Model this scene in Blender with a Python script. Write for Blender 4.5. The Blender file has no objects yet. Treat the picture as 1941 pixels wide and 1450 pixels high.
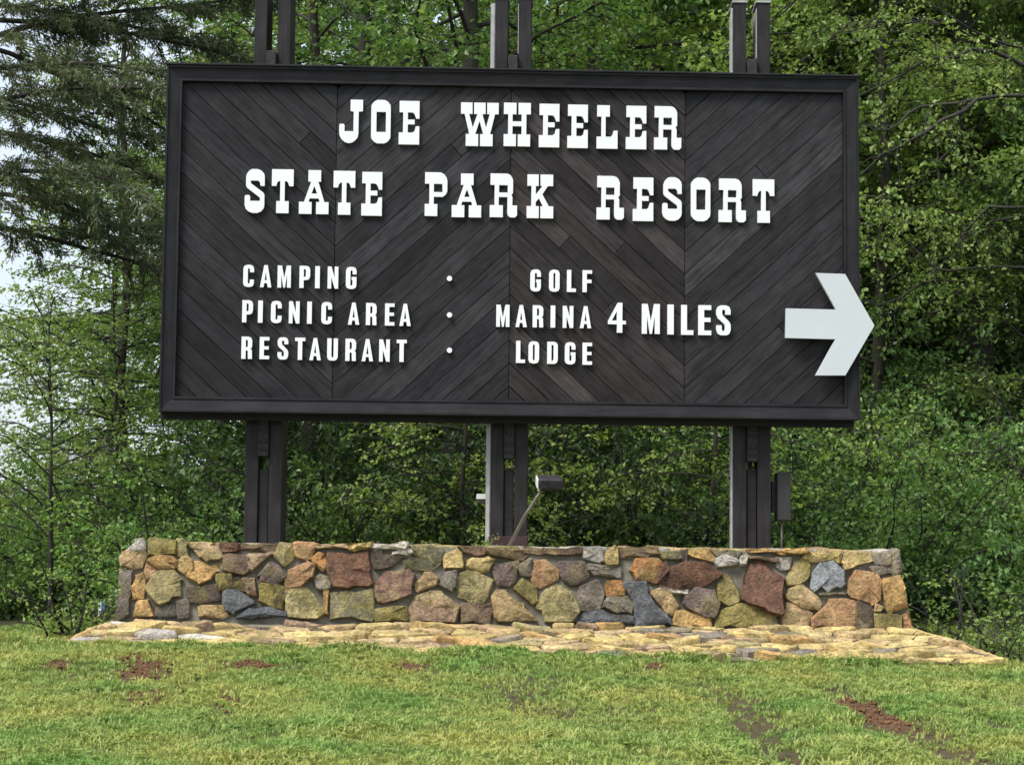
import bpy, math, random
import numpy as np
from mathutils import Vector, Matrix
from mathutils.geometry import tessellate_polygon

random.seed(11)
RNG = np.random.default_rng(11)
scene = bpy.context.scene
COL = scene.collection
R = math.radians

# ------------------------------------------------------------------ camera
SIGN_Z = 1.79                      # underside of the sign frame above the foot of the wall
CAM = np.array([-0.629, -17.76, SIGN_Z - 1.286])
YAW, PITCH, ROLL, FPX = R(2.03), R(5.06), R(0.56), 3888.0
cy_, sy_, cp_, sp_ = math.cos(YAW), math.sin(YAW), math.cos(PITCH), math.sin(PITCH)
FWD = np.array([sy_ * cp_, cy_ * cp_, sp_])
R0 = np.array([cy_, -sy_, 0.0]); U0 = np.cross(R0, FWD)
RIGHT = math.cos(ROLL) * R0 + math.sin(ROLL) * U0
UP = -math.sin(ROLL) * R0 + math.cos(ROLL) * U0
cam_data = bpy.data.cameras.new("camera")
cam_data.sensor_width = 36.0
cam_data.lens = 36.0 * FPX / 1941.0
cam_data.clip_start, cam_data.clip_end = 0.1, 3000.0
cam = bpy.data.objects.new("camera", cam_data)
cam.matrix_world = Matrix(((RIGHT[0], UP[0], -FWD[0], CAM[0]), (RIGHT[1], UP[1], -FWD[1], CAM[1]),
                           (RIGHT[2], UP[2], -FWD[2], CAM[2]), (0, 0, 0, 1)))
COL.objects.link(cam)
scene.camera = cam

# ------------------------------------------------------------------ sky, sun, exposure
SUN_EL, SUN_AZ = R(55), R(-132)    # azimuth of the sun measured clockwise from +Y
world = bpy.data.worlds.new("World"); scene.world = world; world.use_nodes = True
wn, wl = world.node_tree.nodes, world.node_tree.links
wn.clear()
w_out = wn.new("ShaderNodeOutputWorld"); w_bg = wn.new("ShaderNodeBackground")
sky = wn.new("ShaderNodeTexSky"); sky.sky_type = 'NISHITA'; sky.sun_disc = False
sky.sun_elevation, sky.sun_rotation = SUN_EL, SUN_AZ
sky.air_density, sky.dust_density = 1.2, 2.5
w_tc = wn.new("ShaderNodeTexCoord"); w_no = wn.new("ShaderNodeTexNoise")
w_no.inputs['Scale'].default_value = 2.2; w_no.inputs['Detail'].default_value = 5
w_mr = wn.new("ShaderNodeMapRange")
w_mr.inputs['From Min'].default_value, w_mr.inputs['From Max'].default_value = 0.35, 0.65
w_mr.inputs['To Min'].default_value, w_mr.inputs['To Max'].default_value = 0.55, 0.92
w_mx = wn.new("ShaderNodeMix"); w_mx.data_type = 'RGBA'
w_mx.inputs[7].default_value = (4.9, 5.35, 6.1, 1)
wl.new(w_tc.outputs['Generated'], w_no.inputs['Vector']); wl.new(w_no.outputs['Fac'], w_mr.inputs['Value'])
wl.new(w_mr.outputs[0], w_mx.inputs[0]); wl.new(sky.outputs[0], w_mx.inputs[6])
wl.new(w_mx.outputs[2], w_bg.inputs['Color']); w_bg.inputs['Strength'].default_value = 0.06
wl.new(w_bg.outputs[0], w_out.inputs['Surface'])
sd = bpy.data.lights.new("sun", 'SUN'); sd.energy = 1.5; sd.angle = R(26); sd.color = (1.0, 0.96, 0.9)
sun = bpy.data.objects.new("sun", sd); COL.objects.link(sun)
sdir = Vector((math.sin(SUN_AZ) * math.cos(SUN_EL), math.cos(SUN_AZ) * math.cos(SUN_EL), math.sin(SUN_EL)))
sun.rotation_euler = sdir.to_track_quat('Z', 'Y').to_euler()
sun.location = sdir * 40
vs = scene.view_settings
vs.view_transform = 'Standard'; vs.look = 'None'; vs.gamma = 1.0; vs.use_curve_mapping = False
vs.exposure = 1.75
scene.cycles.max_bounces = 6; scene.cycles.transparent_max_bounces = 4
scene.cycles.diffuse_bounces = 4; scene.cycles.use_denoising = True


# ------------------------------------------------------------------ survey helpers
def ray(px, py):
    d = FWD * FPX + RIGHT * (px - 970.5) - UP * (py - 725.0)
    return d / d[1]


def at(px, py, Y):
    """point of the upright plane y = Y measured at photo position px, py"""
    return CAM + ray(px, py) * (Y - CAM[1])


def sstep(a, b, x):
    t = np.clip((x - a) / (b - a), 0, 1)
    return t * t * (3 - 2 * t)


def vnoise(x, y, seed=0):
    """smooth value noise on arrays"""
    x = np.asarray(x, float); y = np.asarray(y, float)
    xi, yi = np.floor(x), np.floor(y); fx, fy = x - xi, y - yi
    fx = fx * fx * (3 - 2 * fx); fy = fy * fy * (3 - 2 * fy)

    def h(a, b):
        v = np.sin(a * 127.1 + b * 311.7 + seed * 74.7) * 43758.5453
        return v - np.floor(v)
    return (h(xi, yi) * (1 - fx) + h(xi + 1, yi) * fx) * (1 - fy) + (h(xi, yi + 1) * (1 - fx) + h(xi + 1, yi + 1) * fx) * fy


def hgt(x, y):
    x = np.asarray(x, float); y = np.asarray(y, float)
    front = -0.235 + 0.053 * (np.clip(y, -60, -1.3) + 1.3)
    back = 0.05 * np.clip(y - 0.5, 0, 12)
    hill = 0.22 * np.clip(y - 2.0, 0, 14) * sstep(-1.0, 5.0, x)
    side = -0.10 * np.clip(-3.9 - x, 0, 9) * sstep(-9, -3, y) - 0.05 * np.clip(x - 4.0, 0, 8) * (1 - sstep(0, 3, y)) - 0.016 * np.clip(x, -4.5, 4.5) * (1 - sstep(-1.2, 0, y)) * sstep(-6, -1.5, y)
    und = 0.05 * (vnoise(x * 0.7, y * 0.7, 3) - 0.5) + 0.02 * (vnoise(x * 2.3, y * 2.3, 5) - 0.5)
    return front + back + hill + side + und


def ground_at(px, py):
    d = ray(px, py); Y = -8.0
    for _ in range(60):
        p = CAM + d * (Y - CAM[1])
        dz = p[2] - float(hgt(p[0], p[1]))
        Y += dz * 4.0
        Y = min(max(Y, -16), 6)
    return CAM + d * (Y - CAM[1])


# ------------------------------------------------------------------ object helpers
def set_props(o, label=None, cat=None, group=None, kind=None):
    for k, v in (("label", label), ("category", cat), ("group", group), ("kind", kind)):
        if v:
            o[k] = v
    return o


def empty(name, loc, label=None, cat=None, group=None, rz=0.0, parent=None):
    o = bpy.data.objects.new(name, None); COL.objects.link(o)
    o.location = loc; o.rotation_euler.z = rz
    o.empty_display_size = 0.2
    if parent:
        o.parent = parent
    return set_props(o, label, cat, group)


def mesh_obj(name, verts, faces, m, parent=None, smooth=False, loc=None, rot=None, color=None):
    me = bpy.data.meshes.new(name)
    me.from_pydata([tuple(map(float, v)) for v in verts], [], [tuple(f) for f in faces])
    me.update()
    if smooth:
        me.polygons.foreach_set("use_smooth", [True] * len(me.polygons))
    return link(name, me, m, parent, loc, rot, color)


def link(name, me, m, parent=None, loc=None, rot=None, color=None):
    if m is not None and not me.materials:
        me.materials.append(m)
    o = bpy.data.objects.new(name, me); COL.objects.link(o)
    if parent is not None:
        o.parent = parent
    if loc is not None:
        o.location = loc
    if rot is not None:
        o.rotation_euler = rot
    if color is not None:
        o.color = color
    return o


def fast_mesh(name, V, Ftri, m, smooth=True):
    me = bpy.data.meshes.new(name)
    V = np.asarray(V, np.float32); Ftri = np.asarray(Ftri, np.int32)
    k = Ftri.shape[1]
    me.vertices.add(len(V)); me.vertices.foreach_set("co", V.ravel())
    me.loops.add(Ftri.size); me.loops.foreach_set("vertex_index", Ftri.ravel())
    me.polygons.add(len(Ftri))
    me.polygons.foreach_set("loop_start", np.arange(len(Ftri), dtype=np.int32) * k)
    me.polygons.foreach_set("use_smooth", np.full(len(Ftri), smooth))
    me.update(calc_edges=True)
    me.validate()
    me.materials.append(m)
    return me


def box(V, F, x0, x1, y0, y1, z0, z1, bev=0.0):
    b = len(V)
    if bev <= 0:
        V += [(x0, y0, z0), (x1, y0, z0), (x1, y1, z0), (x0, y1, z0), (x0, y0, z1), (x1, y0, z1), (x1, y1, z1), (x0, y1, z1)]
        F += [(b, b + 3, b + 2, b + 1), (b + 4, b + 5, b + 6, b + 7), (b, b + 1, b + 5, b + 4),
              (b + 1, b + 2, b + 6, b + 5), (b + 2, b + 3, b + 7, b + 6), (b + 3, b, b + 4, b + 7)]
        return
    rings = []
    for z, i in ((z0, bev), (z0 + bev, 0), (z1 - bev, 0), (z1, bev)):
        s = len(V); c = bev
        xa, xb, ya, yb = x0 + i, x1 - i, y0 + i, y1 - i
        V += [(xa + c, ya, z), (xb - c, ya, z), (xb, ya + c, z), (xb, yb - c, z), (xb - c, yb, z), (xa + c, yb, z), (xa, yb - c, z), (xa, ya + c, z)]
        rings.append([s + k for k in range(8)])
    F.append(tuple(reversed(rings[0]))); F.append(tuple(rings[-1]))
    for a, c in zip(rings, rings[1:]):
        for k in range(8):
            F.append((a[k], a[(k + 1) % 8], c[(k + 1) % 8], c[k]))


def tube(V, F, path, rad, n=6, cap=True):
    path = [np.asarray(p, float) for p in path]
    base = len(V); m = len(path)
    ref = np.array([0.31, 0.22, 0.92])
    for i, p in enumerate(path):
        t = path[min(i + 1, m - 1)] - path[max(i - 1, 0)]
        t = t / (np.linalg.norm(t) + 1e-9)
        a = np.cross(t, ref if abs(t @ ref) < 0.95 else np.array([1.0, 0, 0])); a /= np.linalg.norm(a) + 1e-9
        b = np.cross(t, a)
        for k in range(n):
            an = 2 * math.pi * k / n
            V.append(tuple(p + rad[i] * (math.cos(an) * a + math.sin(an) * b)))
    for i in range(m - 1):
        for k in range(n):
            k2 = (k + 1) % n
            F.append((base + i * n + k, base + i * n + k2, base + (i + 1) * n + k2, base + (i + 1) * n + k))
    if cap:
        F.append(tuple(base + k for k in reversed(range(n)))); F.append(tuple(base + (m - 1) * n + k for k in range(n)))


def clip_poly(poly, nx, ny, c):
    """keep the side nx*x + ny*y <= c"""
    out = []
    for i, p in enumerate(poly):
        q = poly[(i + 1) % len(poly)]
        dp, dq = nx * p[0] + ny * p[1] - c, nx * q[0] + ny * q[1] - c
        if dp <= 0:
            out.append(p)
        if (dp < 0 < dq) or (dq < 0 < dp):
            t = dp / (dp - dq)
            out.append((p[0] + t * (q[0] - p[0]), p[1] + t * (q[1] - p[1])))
    return out


def poly_area(p):
    return 0.5 * sum(p[i][0] * p[(i + 1) % len(p)][1] - p[(i + 1) % len(p)][0] * p[i][1] for i in range(len(p)))


# ------------------------------------------------------------------ materials
def new_mat(name):
    m = bpy.data.materials.new(name); m.use_nodes = True
    nt = m.node_tree
    return m, nt, nt.nodes, nt.links, nt.nodes["Principled BSDF"]


def N(nodes, kind, **kw):
    n = nodes.new(kind)
    for k, v in kw.items():
        if hasattr(n, k):
            setattr(n, k, v)
        else:
            n.inputs[k.replace('_', ' ')].default_value = v
    return n


def noise(nodes, links, vec, scale, detail=4, rough=0.55):
    n = nodes.new("ShaderNodeTexNoise")
    n.inputs['Scale'].default_value = scale; n.inputs['Detail'].default_value = detail; n.inputs['Roughness'].default_value = rough
    links.new(vec, n.inputs['Vector'])
    return n


def ramp(nodes, links, fac, stops):
    r = nodes.new("ShaderNodeValToRGB")
    el = r.color_ramp.elements
    while len(el) < len(stops):
        el.new(0.5)
    for e, (p, c) in zip(el, stops):
        e.position = p; e.color = (*c, 1) if len(c) == 3 else c
    links.new(fac, r.inputs[0])
    return r


def mixc(nodes, links, fac, a, b, blend='MIX'):
    m = nodes.new("ShaderNodeMix"); m.data_type = 'RGBA'; m.blend_type = blend
    for s, v in ((0, fac), (6, a), (7, b)):
        if isinstance(v, (int, float)):
            m.inputs[s].default_value = v
        elif isinstance(v, tuple):
            m.inputs[s].default_value = (*v, 1)
        else:
            links.new(v, m.inputs[s])
    return m.outputs[2]


def bump(nodes, links, h, bs, strength=0.4, dist=0.01):
    b = nodes.new("ShaderNodeBump"); b.inputs['Strength'].default_value = strength; b.inputs['Distance'].default_value = dist
    links.new(h, b.inputs['Height']); links.new(b.outputs[0], bs.inputs['Normal'])


def g3(v):
    return (v, v, v)


def mat_wood(name, base, var=0.5):
    m, nt, n, l, bs = new_mat(name)
    tc = n.new("ShaderNodeTexCoord"); mp = n.new("ShaderNodeMapping"); mp.inputs['Scale'].default_value = (1.2, 14, 14)
    oi = n.new("ShaderNodeObjectInfo")
    add = n.new("ShaderNodeVectorMath"); add.operation = 'ADD'
    l.new(tc.outputs['Object'], mp.inputs[0]); l.new(mp.outputs[0], add.inputs[0])
    sc = n.new("ShaderNodeVectorMath"); sc.operation = 'SCALE'; sc.inputs[0].default_value = (37, 11, 23)
    l.new(oi.outputs['Random'], sc.inputs[3]); l.new(sc.outputs[0], add.inputs[1])
    no = noise(n, l, add.outputs[0], 3.0, 6, 0.65)
    r = ramp(n, l, no.outputs['Fac'], [(0.25, g3(1 - var)), (0.5, g3(1.0)), (0.8, g3(1 + var * 0.8))])
    c1 = mixc(n, l, 1.0, oi.outputs['Color'], r.outputs[0], 'MULTIPLY')
    c2 = mixc(n, l, 1.0, c1, base, 'MULTIPLY')
    no2 = noise(n, l, tc.outputs['Object'], 4.0, 3)
    r2 = ramp(n, l, no2.outputs['Fac'], [(0.35, g3(0.8)), (0.65, g3(1.2))])
    c3 = mixc(n, l, 1.0, c2, r2.outputs[0], 'MULTIPLY')
    l.new(c3, bs.inputs['Base Color'])
    bs.inputs['Roughness'].default_value = 0.55; bs.inputs['Specular IOR Level'].default_value = 0.16
    bump(n, l, no.outputs['Fac'], bs, 0.35, 0.004)
    return m


def mat_plain(name, c, rough=0.6, metal=0.0, wear=0.15, scale=6.0, spot=None):
    m, nt, n, l, bs = new_mat(name)
    tc = n.new("ShaderNodeTexCoord")
    no = noise(n, l, tc.outputs['Object'], scale, 5)
    r = ramp(n, l, no.outputs['Fac'], [(0.3, tuple(x * (1 - wear) for x in c)), (0.7, tuple(min(1, x * (1 + wear)) for x in c))])
    col = r.outputs[0]
    if spot:
        no2 = noise(n, l, tc.outputs['Object'], scale * 2.3, 4)
        r2 = ramp(n, l, no2.outputs['Fac'], [(0.56, g3(0)), (0.66, g3(1))])
        col = mixc(n, l, r2.outputs[0], col, spot)
    l.new(col, bs.inputs['Base Color'])
    bs.inputs['Roughness'].default_value = rough; bs.inputs['Metallic'].default_value = metal
    bs.inputs['Specular IOR Level'].default_value = 0.25
    bump(n, l, no.outputs['Fac'], bs, 0.12, 0.003)
    return m


def mat_stone(name, bump_d=0.045):
    """colour from each stone's own object colour; its alpha says how much lichen and staining it carries"""
    m, nt, n, l, bs = new_mat(name)
    ge = n.new("ShaderNodeNewGeometry"); oi = n.new("ShaderNodeObjectInfo")
    a = noise(n, l, ge.outputs['Position'], 8.0, 7, 0.72)
    ra = ramp(n, l, a.outputs['Fac'], [(0.30, g3(0.38)), (0.46, g3(0.92)), (0.68, g3(1.6))])
    c = mixc(n, l, 1.0, oi.outputs['Color'], ra.outputs[0], 'MULTIPLY')
    b = noise(n, l, ge.outputs['Position'], 6.5, 6, 0.7)
    rb = ramp(n, l, b.outputs['Fac'], [(0.47, g3(0)), (0.55, g3(1))])
    k = n.new("ShaderNodeMath"); k.operation = 'MULTIPLY'; l.new(rb.outputs[0], k.inputs[0]); l.new(oi.outputs['Alpha'], k.inputs[1])
    d = noise(n, l, ge.outputs['Position'], 2.1, 2)
    rd = ramp(n, l, d.outputs['Fac'], [(0.40, (0.25, 0.22, 0.055)), (0.47, (0.50, 0.40, 0.20)), (0.54, (0.20, 0.18, 0.05)), (0.62, (0.055, 0.042, 0.028))])
    c = mixc(n, l, k.outputs[0], c, rd.outputs[0])
    s = noise(n, l, ge.outputs['Position'], 38.0, 4, 0.7)
    rs = ramp(n, l, s.outputs['Fac'], [(0.3, g3(0.5)), (0.5, g3(1.0)), (0.75, g3(1.4))])
    c = mixc(n, l, 1.0, c, rs.outputs[0], 'MULTIPLY')
    l.new(c, bs.inputs['Base Color']); bs.inputs['Roughness'].default_value = 0.88
    hs = n.new("ShaderNodeMath"); hs.operation = 'ADD'
    l.new(a.outputs['Fac'], hs.inputs[0]); l.new(s.outputs['Fac'], hs.inputs[1])
    bump(n, l, hs.outputs[0], bs, 1.0, bump_d)
    return m


def mat_mortar():
    m, nt, n, l, bs = new_mat("mortar")
    ge = n.new("ShaderNodeNewGeometry")
    a = noise(n, l, ge.outputs['Position'], 5.0, 6, 0.65); s = noise(n, l, ge.outputs['Position'], 60.0, 3)
    r = ramp(n, l, a.outputs['Fac'], [(0.3, (0.07, 0.062, 0.045)), (0.5, (0.17, 0.155, 0.12)), (0.72, (0.31, 0.29, 0.24))])
    l.new(r.outputs[0], bs.inputs['Base Color']); bs.inputs['Roughness'].default_value = 0.95
    bump(n, l, s.outputs['Fac'], bs, 0.7, 0.006)
    return m


def mat_leaf(name, dark, light, trans=0.42, gloss=0.38):
    m, nt, n, l, bs = new_mat(name)
    ge = n.new("ShaderNodeNewGeometry"); oi = n.new("ShaderNodeObjectInfo")
    r = ramp(n, l, ge.outputs['Random Per Island'], [(0.0, dark), (0.55, tuple((a + b) / 2 for a, b in zip(dark, light))), (1.0, light)])
    pn = noise(n, l, ge.outputs['Position'], 0.9, 2)
    rp = ramp(n, l, pn.outputs['Fac'], [(0.3, (0.72, 0.8, 0.75)), (0.7, (1.25, 1.15, 1.0))])
    c = mixc(n, l, 1.0, r.outputs[0], rp.outputs[0], 'MULTIPLY')
    c = mixc(n, l, 1.0, c, oi.outputs['Color'], 'MULTIPLY')
    l.new(c, bs.inputs['Base Color']); bs.inputs['Roughness'].default_value = gloss
    bs.inputs['Specular IOR Level'].default_value = 0.3
    tr = n.new("ShaderNodeBsdfTranslucent")
    tc = mixc(n, l, 1.0, c, (1.3, 1.4, 0.75), 'MULTIPLY')
    l.new(tc, tr.inputs['Color'])
    mx = n.new("ShaderNodeMixShader"); mx.inputs[0].default_value = trans
    l.new(bs.outputs[0], mx.inputs[1]); l.new(tr.outputs[0], mx.inputs[2])
    l.new(mx.outputs[0], n["Material Output"].inputs['Surface'])
    return m


def mat_bark(name, c):
    m, nt, n, l, bs = new_mat(name)
    ge = n.new("ShaderNodeNewGeometry"); mp = n.new("ShaderNodeMapping"); mp.inputs['Scale'].default_value = (1, 1, 0.25)
    l.new(ge.outputs['Position'], mp.inputs[0])
    a = noise(n, l, mp.outputs[0], 26.0, 5, 0.7); b = noise(n, l, ge.outputs['Position'], 3.0, 3)
    r = ramp(n, l, a.outputs['Fac'], [(0.3, tuple(x * 0.4 for x in c)), (0.55, c), (0.8, tuple(x * 1.6 for x in c))])
    rb = ramp(n, l, b.outputs['Fac'], [(0.35, (0.75, 0.85, 0.7)), (0.65, (1.15, 1.1, 1.05))])
    l.new(mixc(n, l, 1.0, r.outputs[0], rb.outputs[0], 'MULTIPLY'), bs.inputs['Base Color'])
    bs.inputs['Roughness'].default_value = 0.95
    bump(n, l, a.outputs['Fac'], bs, 0.8, 0.02)
    return m


def mat_ground():
    m, nt, n, l, bs = new_mat("lawn_soil")
    ge = n.new("ShaderNodeNewGeometry")
    at1 = n.new("ShaderNodeAttribute"); at1.attribute_name = "bare"
    a = noise(n, l, ge.outputs['Position'], 3.0, 6, 0.6); b = noise(n, l, ge.outputs['Position'], 42.0, 4, 0.7)
    rg = ramp(n, l, a.outputs['Fac'], [(0.3, (0.034, 0.046, 0.012)), (0.5, (0.058, 0.060, 0.017)), (0.7, (0.082, 0.066, 0.024))])
    rc = ramp(n, l, b.outputs['Fac'], [(0.3, (0.05, 0.024, 0.010)), (0.55, (0.13, 0.062, 0.026)), (0.75, (0.22, 0.125, 0.06))])
    c = mixc(n, l, at1.outputs['Fac'], rg.outputs[0], rc.outputs[0])
    rs = ramp(n, l, b.outputs['Fac'], [(0.3, g3(0.6)), (0.7, g3(1.25))])
    l.new(mixc(n, l, 1.0, c, rs.outputs[0], 'MULTIPLY'), bs.inputs['Base Color'])
    bs.inputs['Roughness'].default_value = 0.97
    bump(n, l, b.outputs['Fac'], bs, 0.9, 0.03)
    return m


def mat_blade():
    m, nt, n, l, bs = new_mat("grass_blade")
    ge = n.new("ShaderNodeNewGeometry"); oi = n.new("ShaderNodeObjectInfo")
    r = ramp(n, l, ge.outputs['Random Per Island'], [(0.0, (0.09, 0.175, 0.032)), (0.5, (0.235, 0.345, 0.075)), (0.88, (0.34, 0.43, 0.12)), (1.0, (0.48, 0.44, 0.22))])
    pn = noise(n, l, ge.outputs['Position'], 1.1, 3)
    rp = ramp(n, l, pn.outputs['Fac'], [(0.32, (0.68, 0.88, 0.75)), (0.5, (1.0, 0.98, 0.95)), (0.68, (1.3, 1.05, 1.0))])
    c = mixc(n, l, 1.0, r.outputs[0], rp.outputs[0], 'MULTIPLY')
    l.new(c, bs.inputs['Base Color']); bs.inputs['Roughness'].default_value = 0.6
    bs.inputs['Specular IOR Level'].default_value = 0.2
    tr = n.new("ShaderNodeBsdfTranslucent"); l.new(c, tr.inputs['Color'])
    mx = n.new("ShaderNodeMixShader"); mx.inputs[0].default_value = 0.3
    l.new(bs.outputs[0], mx.inputs[1]); l.new(tr.outputs[0], mx.inputs[2])
    l.new(mx.outputs[0], n["Material Output"].inputs['Surface'])
    return m


M_PLANK = mat_wood("stained_plank", (0.0225, 0.0212, 0.0228), 0.8)
M_FRAME = mat_wood("stained_frame", (0.019, 0.0185, 0.0205), 0.45)
M_TIMBER = mat_wood("stained_timber", (0.027, 0.0245, 0.0255), 0.45)
M_BACK = mat_plain("dark_backing", (0.018, 0.018, 0.02), 0.8)
M_WHITE = mat_plain("white_letter", (0.80, 0.815, 0.82), 0.45, wear=0.03, scale=3)
M_ARROW = mat_plain("white_arrow", (0.55, 0.59, 0.605), 0.5, wear=0.03, scale=3)
M_STEEL = mat_plain("black_steel", (0.026, 0.025, 0.027), 0.65, wear=0.35, scale=20, spot=(0.075, 0.05, 0.04))
M_GALV = mat_plain("weathered_plate", (0.34, 0.34, 0.34), 0.55, wear=0.2, scale=8)
M_RUST = mat_plain("rust_primer", (0.045, 0.026, 0.025), 0.8, wear=0.3)
M_GREYBOX = mat_plain("painted_box", (0.05, 0.047, 0.049), 0.5, wear=0.12)
M_WHITEBOX = mat_plain("white_plastic", (0.75, 0.76, 0.76), 0.4, wear=0.05)
M_ARM = mat_plain("grey_arm", (0.23, 0.215, 0.19), 0.45, metal=0.3, wear=0.3)
M_GLASS = mat_plain("lamp_glass", (0.03, 0.03, 0.035), 0.1)
M_STONE = mat_stone("field_stone")
M_FLAG = mat_stone("flag_stone", 0.03)
M_MORTAR = mat_mortar()
M_BED = mat_plain("dirty_joint", (0.075, 0.062, 0.04), 0.95, wear=0.5, scale=9)
M_GROUND = mat_ground()
M_BLADE = mat_blade()
M_BARK = mat_bark("bark", (0.05, 0.044, 0.037))
M_BARKP = mat_bark("pale_bark", (0.19, 0.175, 0.14))
M_BARKD = mat_bark("dark_bark", (0.04, 0.036, 0.032))
M_LEAF = mat_leaf("broad_leaf", (0.07, 0.145, 0.042), (0.25, 0.385, 0.125))
M_LEAFY = mat_leaf("young_leaf", (0.12, 0.205, 0.056), (0.35, 0.45, 0.165), 0.4)
M_LEAFD = mat_leaf("shade_leaf", (0.055, 0.12, 0.04), (0.19, 0.315, 0.105), 0.3)
M_NEEDLE = mat_leaf("pine_needle", (0.095, 0.125, 0.068), (0.20, 0.24, 0.135), 0.3, 0.6)

# ------------------------------------------------------------------ ground
def axis(lo, hi, step, far, grow=1.35):
    a = list(np.arange(lo, hi + 1e-6, step))
    s, p = step, lo
    while p > -far:
        s *= grow; p -= s; a.insert(0, p)
    s, p = step, hi
    while p < far:
        s *= grow; p += s; a.append(p)
    return np.array(a)


GX = axis(-7.0, 7.0, 0.06, 600); GY = axis(-8.6, -0.7, 0.055, 600)
XX, YY = np.meshgrid(GX, GY)
ZZ = hgt(XX, YY)


def patch(px, py, rx, ry, ang=0.0):
    """bare patch: centre from the photo, radii in metres"""
    c = ground_at(px, py); ca, sa = math.cos(ang), math.sin(ang)
    dx, dy = XX - c[0], YY - c[1]
    u, v = (ca * dx + sa * dy) / rx, (-sa * dx + ca * dy) / ry
    wob = 0.55 * (vnoise(XX * 9, YY * 9, 7) - 0.5) + 0.5 * (vnoise(XX * 21, YY * 21, 9) - 0.5)
    return 1 - sstep(0.35, 1.35, np.sqrt(u * u + v * v) + 1.3 * wob)


def track(pts, w):
    P = [ground_at(*p) for p in pts]
    d = np.full(XX.shape, 9.0)
    for a, b in zip(P, P[1:]):
        ax, ay, bx, by = a[0], a[1], b[0], b[1]
        t = np.clip(((XX - ax) * (bx - ax) + (YY - ay) * (by - ay)) / ((bx - ax) ** 2 + (by - ay) ** 2), 0, 1)
        d = np.minimum(d, np.hypot(XX - ax - t * (bx - ax), YY - ay - t * (by - ay)))
    wob = 0.7 * (vnoise(XX * 5, YY * 5, 17) - 0.5) + 0.9 * (vnoise(XX * 16, YY * 16, 19) - 0.5)
    return 1 - sstep(0.3, 1.45, d / w + wob)


bare = np.zeros(XX.shape)
for p in [(285, 1271, .17, .42), (292, 1326, .17, .48), (415, 1272, .09, .34), (470, 1266, .24, .30), (436, 1336, .13, .42),
          (255, 1252, .16, .26), (110, 1266, .12, .26), (770, 1267, .14, .26), (1240, 1268, .12, .2)]:
    bare = np.maximum(bare, patch(*p))
thin = np.zeros(XX.shape)
for p in [(1000, 1300, .9, 1.8), (1090, 1350, .55, 1.2), (200, 1290, .6, .9), (460, 1400, .3, .7), (900, 1270, .6, .8), (1900, 1330, .25, .9), (540, 1265, .4, .5)]:
    thin = np.maximum(thin, 0.72 * patch(*p))
thin = np.maximum(thin, 1.0 * track([(1335, 1295), (1395, 1325), (1450, 1385), (1500, 1455)], 0.2))
thin = np.maximum(thin, 1.0 * track([(1565, 1308), (1640, 1345), (1740, 1400), (1860, 1455)], 0.19))
bare = np.maximum(bare, 0.85 * track([(1600, 1326), (1700, 1376)], 0.11))
thin = np.maximum(thin, 0.9 * track([(1825, 1340), (1895, 1385)], 0.11))
thin = np.maximum(thin, 0.5 * track([(1165, 1310), (1235, 1365), (1290, 1430)], 0.06))
# sunken wheel marks and bare spots
ZZ = ZZ + 0.035 * bare * (0.3 + 1.2 * vnoise(XX * 14, YY * 14, 41)) - 0.02 * thin
# the hardened apron covers its own footprint
W_AX, W_AY = 4.25, 1.32
nx, ny = len(GX), len(GY)
idx = np.arange(nx * ny).reshape(ny, nx)
quads = np.stack([idx[:-1, :-1], idx[:-1, 1:], idx[1:, 1:], idx[1:, :-1]], -1).reshape(-1, 4)
gme = fast_mesh("lawn", np.stack([XX, YY, ZZ], -1).reshape(-1, 3), quads, M_GROUND)
att = gme.attributes.new("bare", 'FLOAT', 'POINT')
att.data.foreach_set("value", np.clip(bare + 0.38 * thin, 0, 1).ravel().astype(np.float32))
lawn = link("lawn", gme, None); set_props(lawn, "sloping mown lawn in front of the stone wall", "lawn", kind="structure")

# ------------------------------------------------------------------ grass: tufts scattered on the lawn
proto_col = bpy.data.collections.new("grass_tufts")
for k in range(7):
    rg = np.random.default_rng(100 + k)
    V, F = [], []
    for b in range(13):
        a = rg.uniform(0, 6.283); r = rg.uniform(0, 0.022); h = rg.uniform(0.014, 0.034) * (1.25 if k > 4 else 1.0)
        bx, by = r * math.cos(a), r * math.sin(a)
        la = rg.uniform(0, 6.283); lean = rg.uniform(0.25, 1.15) * h
        w = rg.uniform(0.0022, 0.0046); ta = la + 1.57 + rg.uniform(-.5, .5)
        wx, wy = w * math.cos(ta), w * math.sin(ta)
        s = len(V)
        mx_, my_ = bx + 0.35 * lean * math.cos(la), by + 0.35 * lean * math.sin(la)
        V += [(bx - wx, by - wy, -0.006), (bx + wx, by + wy, -0.006), (mx_ + wx * .9, my_ + wy * .9, h * .62), (mx_ - wx * .9, my_ - wy * .9, h * .62),
              (bx + lean * math.cos(la), by + lean * math.sin(la), h)]
        F += [(s, s + 1, s + 2), (s, s + 2, s + 3), (s + 3, s + 2, s + 4)]
    if k == 3:                                  # a clover plant among the grass
        V, F = [], []
        for b in range(11):
            a = rg.uniform(0, 6.283); r = rg.uniform(0, .035); z = rg.uniform(.012, .03)
            for q in range(3):
                an = a + q * 2.094; u = np.array((math.cos(an), math.sin(an), .15)); w_ = np.array((-math.sin(an), math.cos(an), 0))
                c = np.array((r * math.cos(a), r * math.sin(a), z)); s = len(V)
                V += [tuple(c), tuple(c + u * .006 + w_ * .005), tuple(c + u * .011), tuple(c + u * .006 - w_ * .005)]
                F += [(s, s + 1, s + 2), (s, s + 2, s + 3)]
    me = fast_mesh("tuft", V, F, M_BLADE)
    proto_col.objects.link(bpy.data.objects.new("tuft", me))

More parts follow.
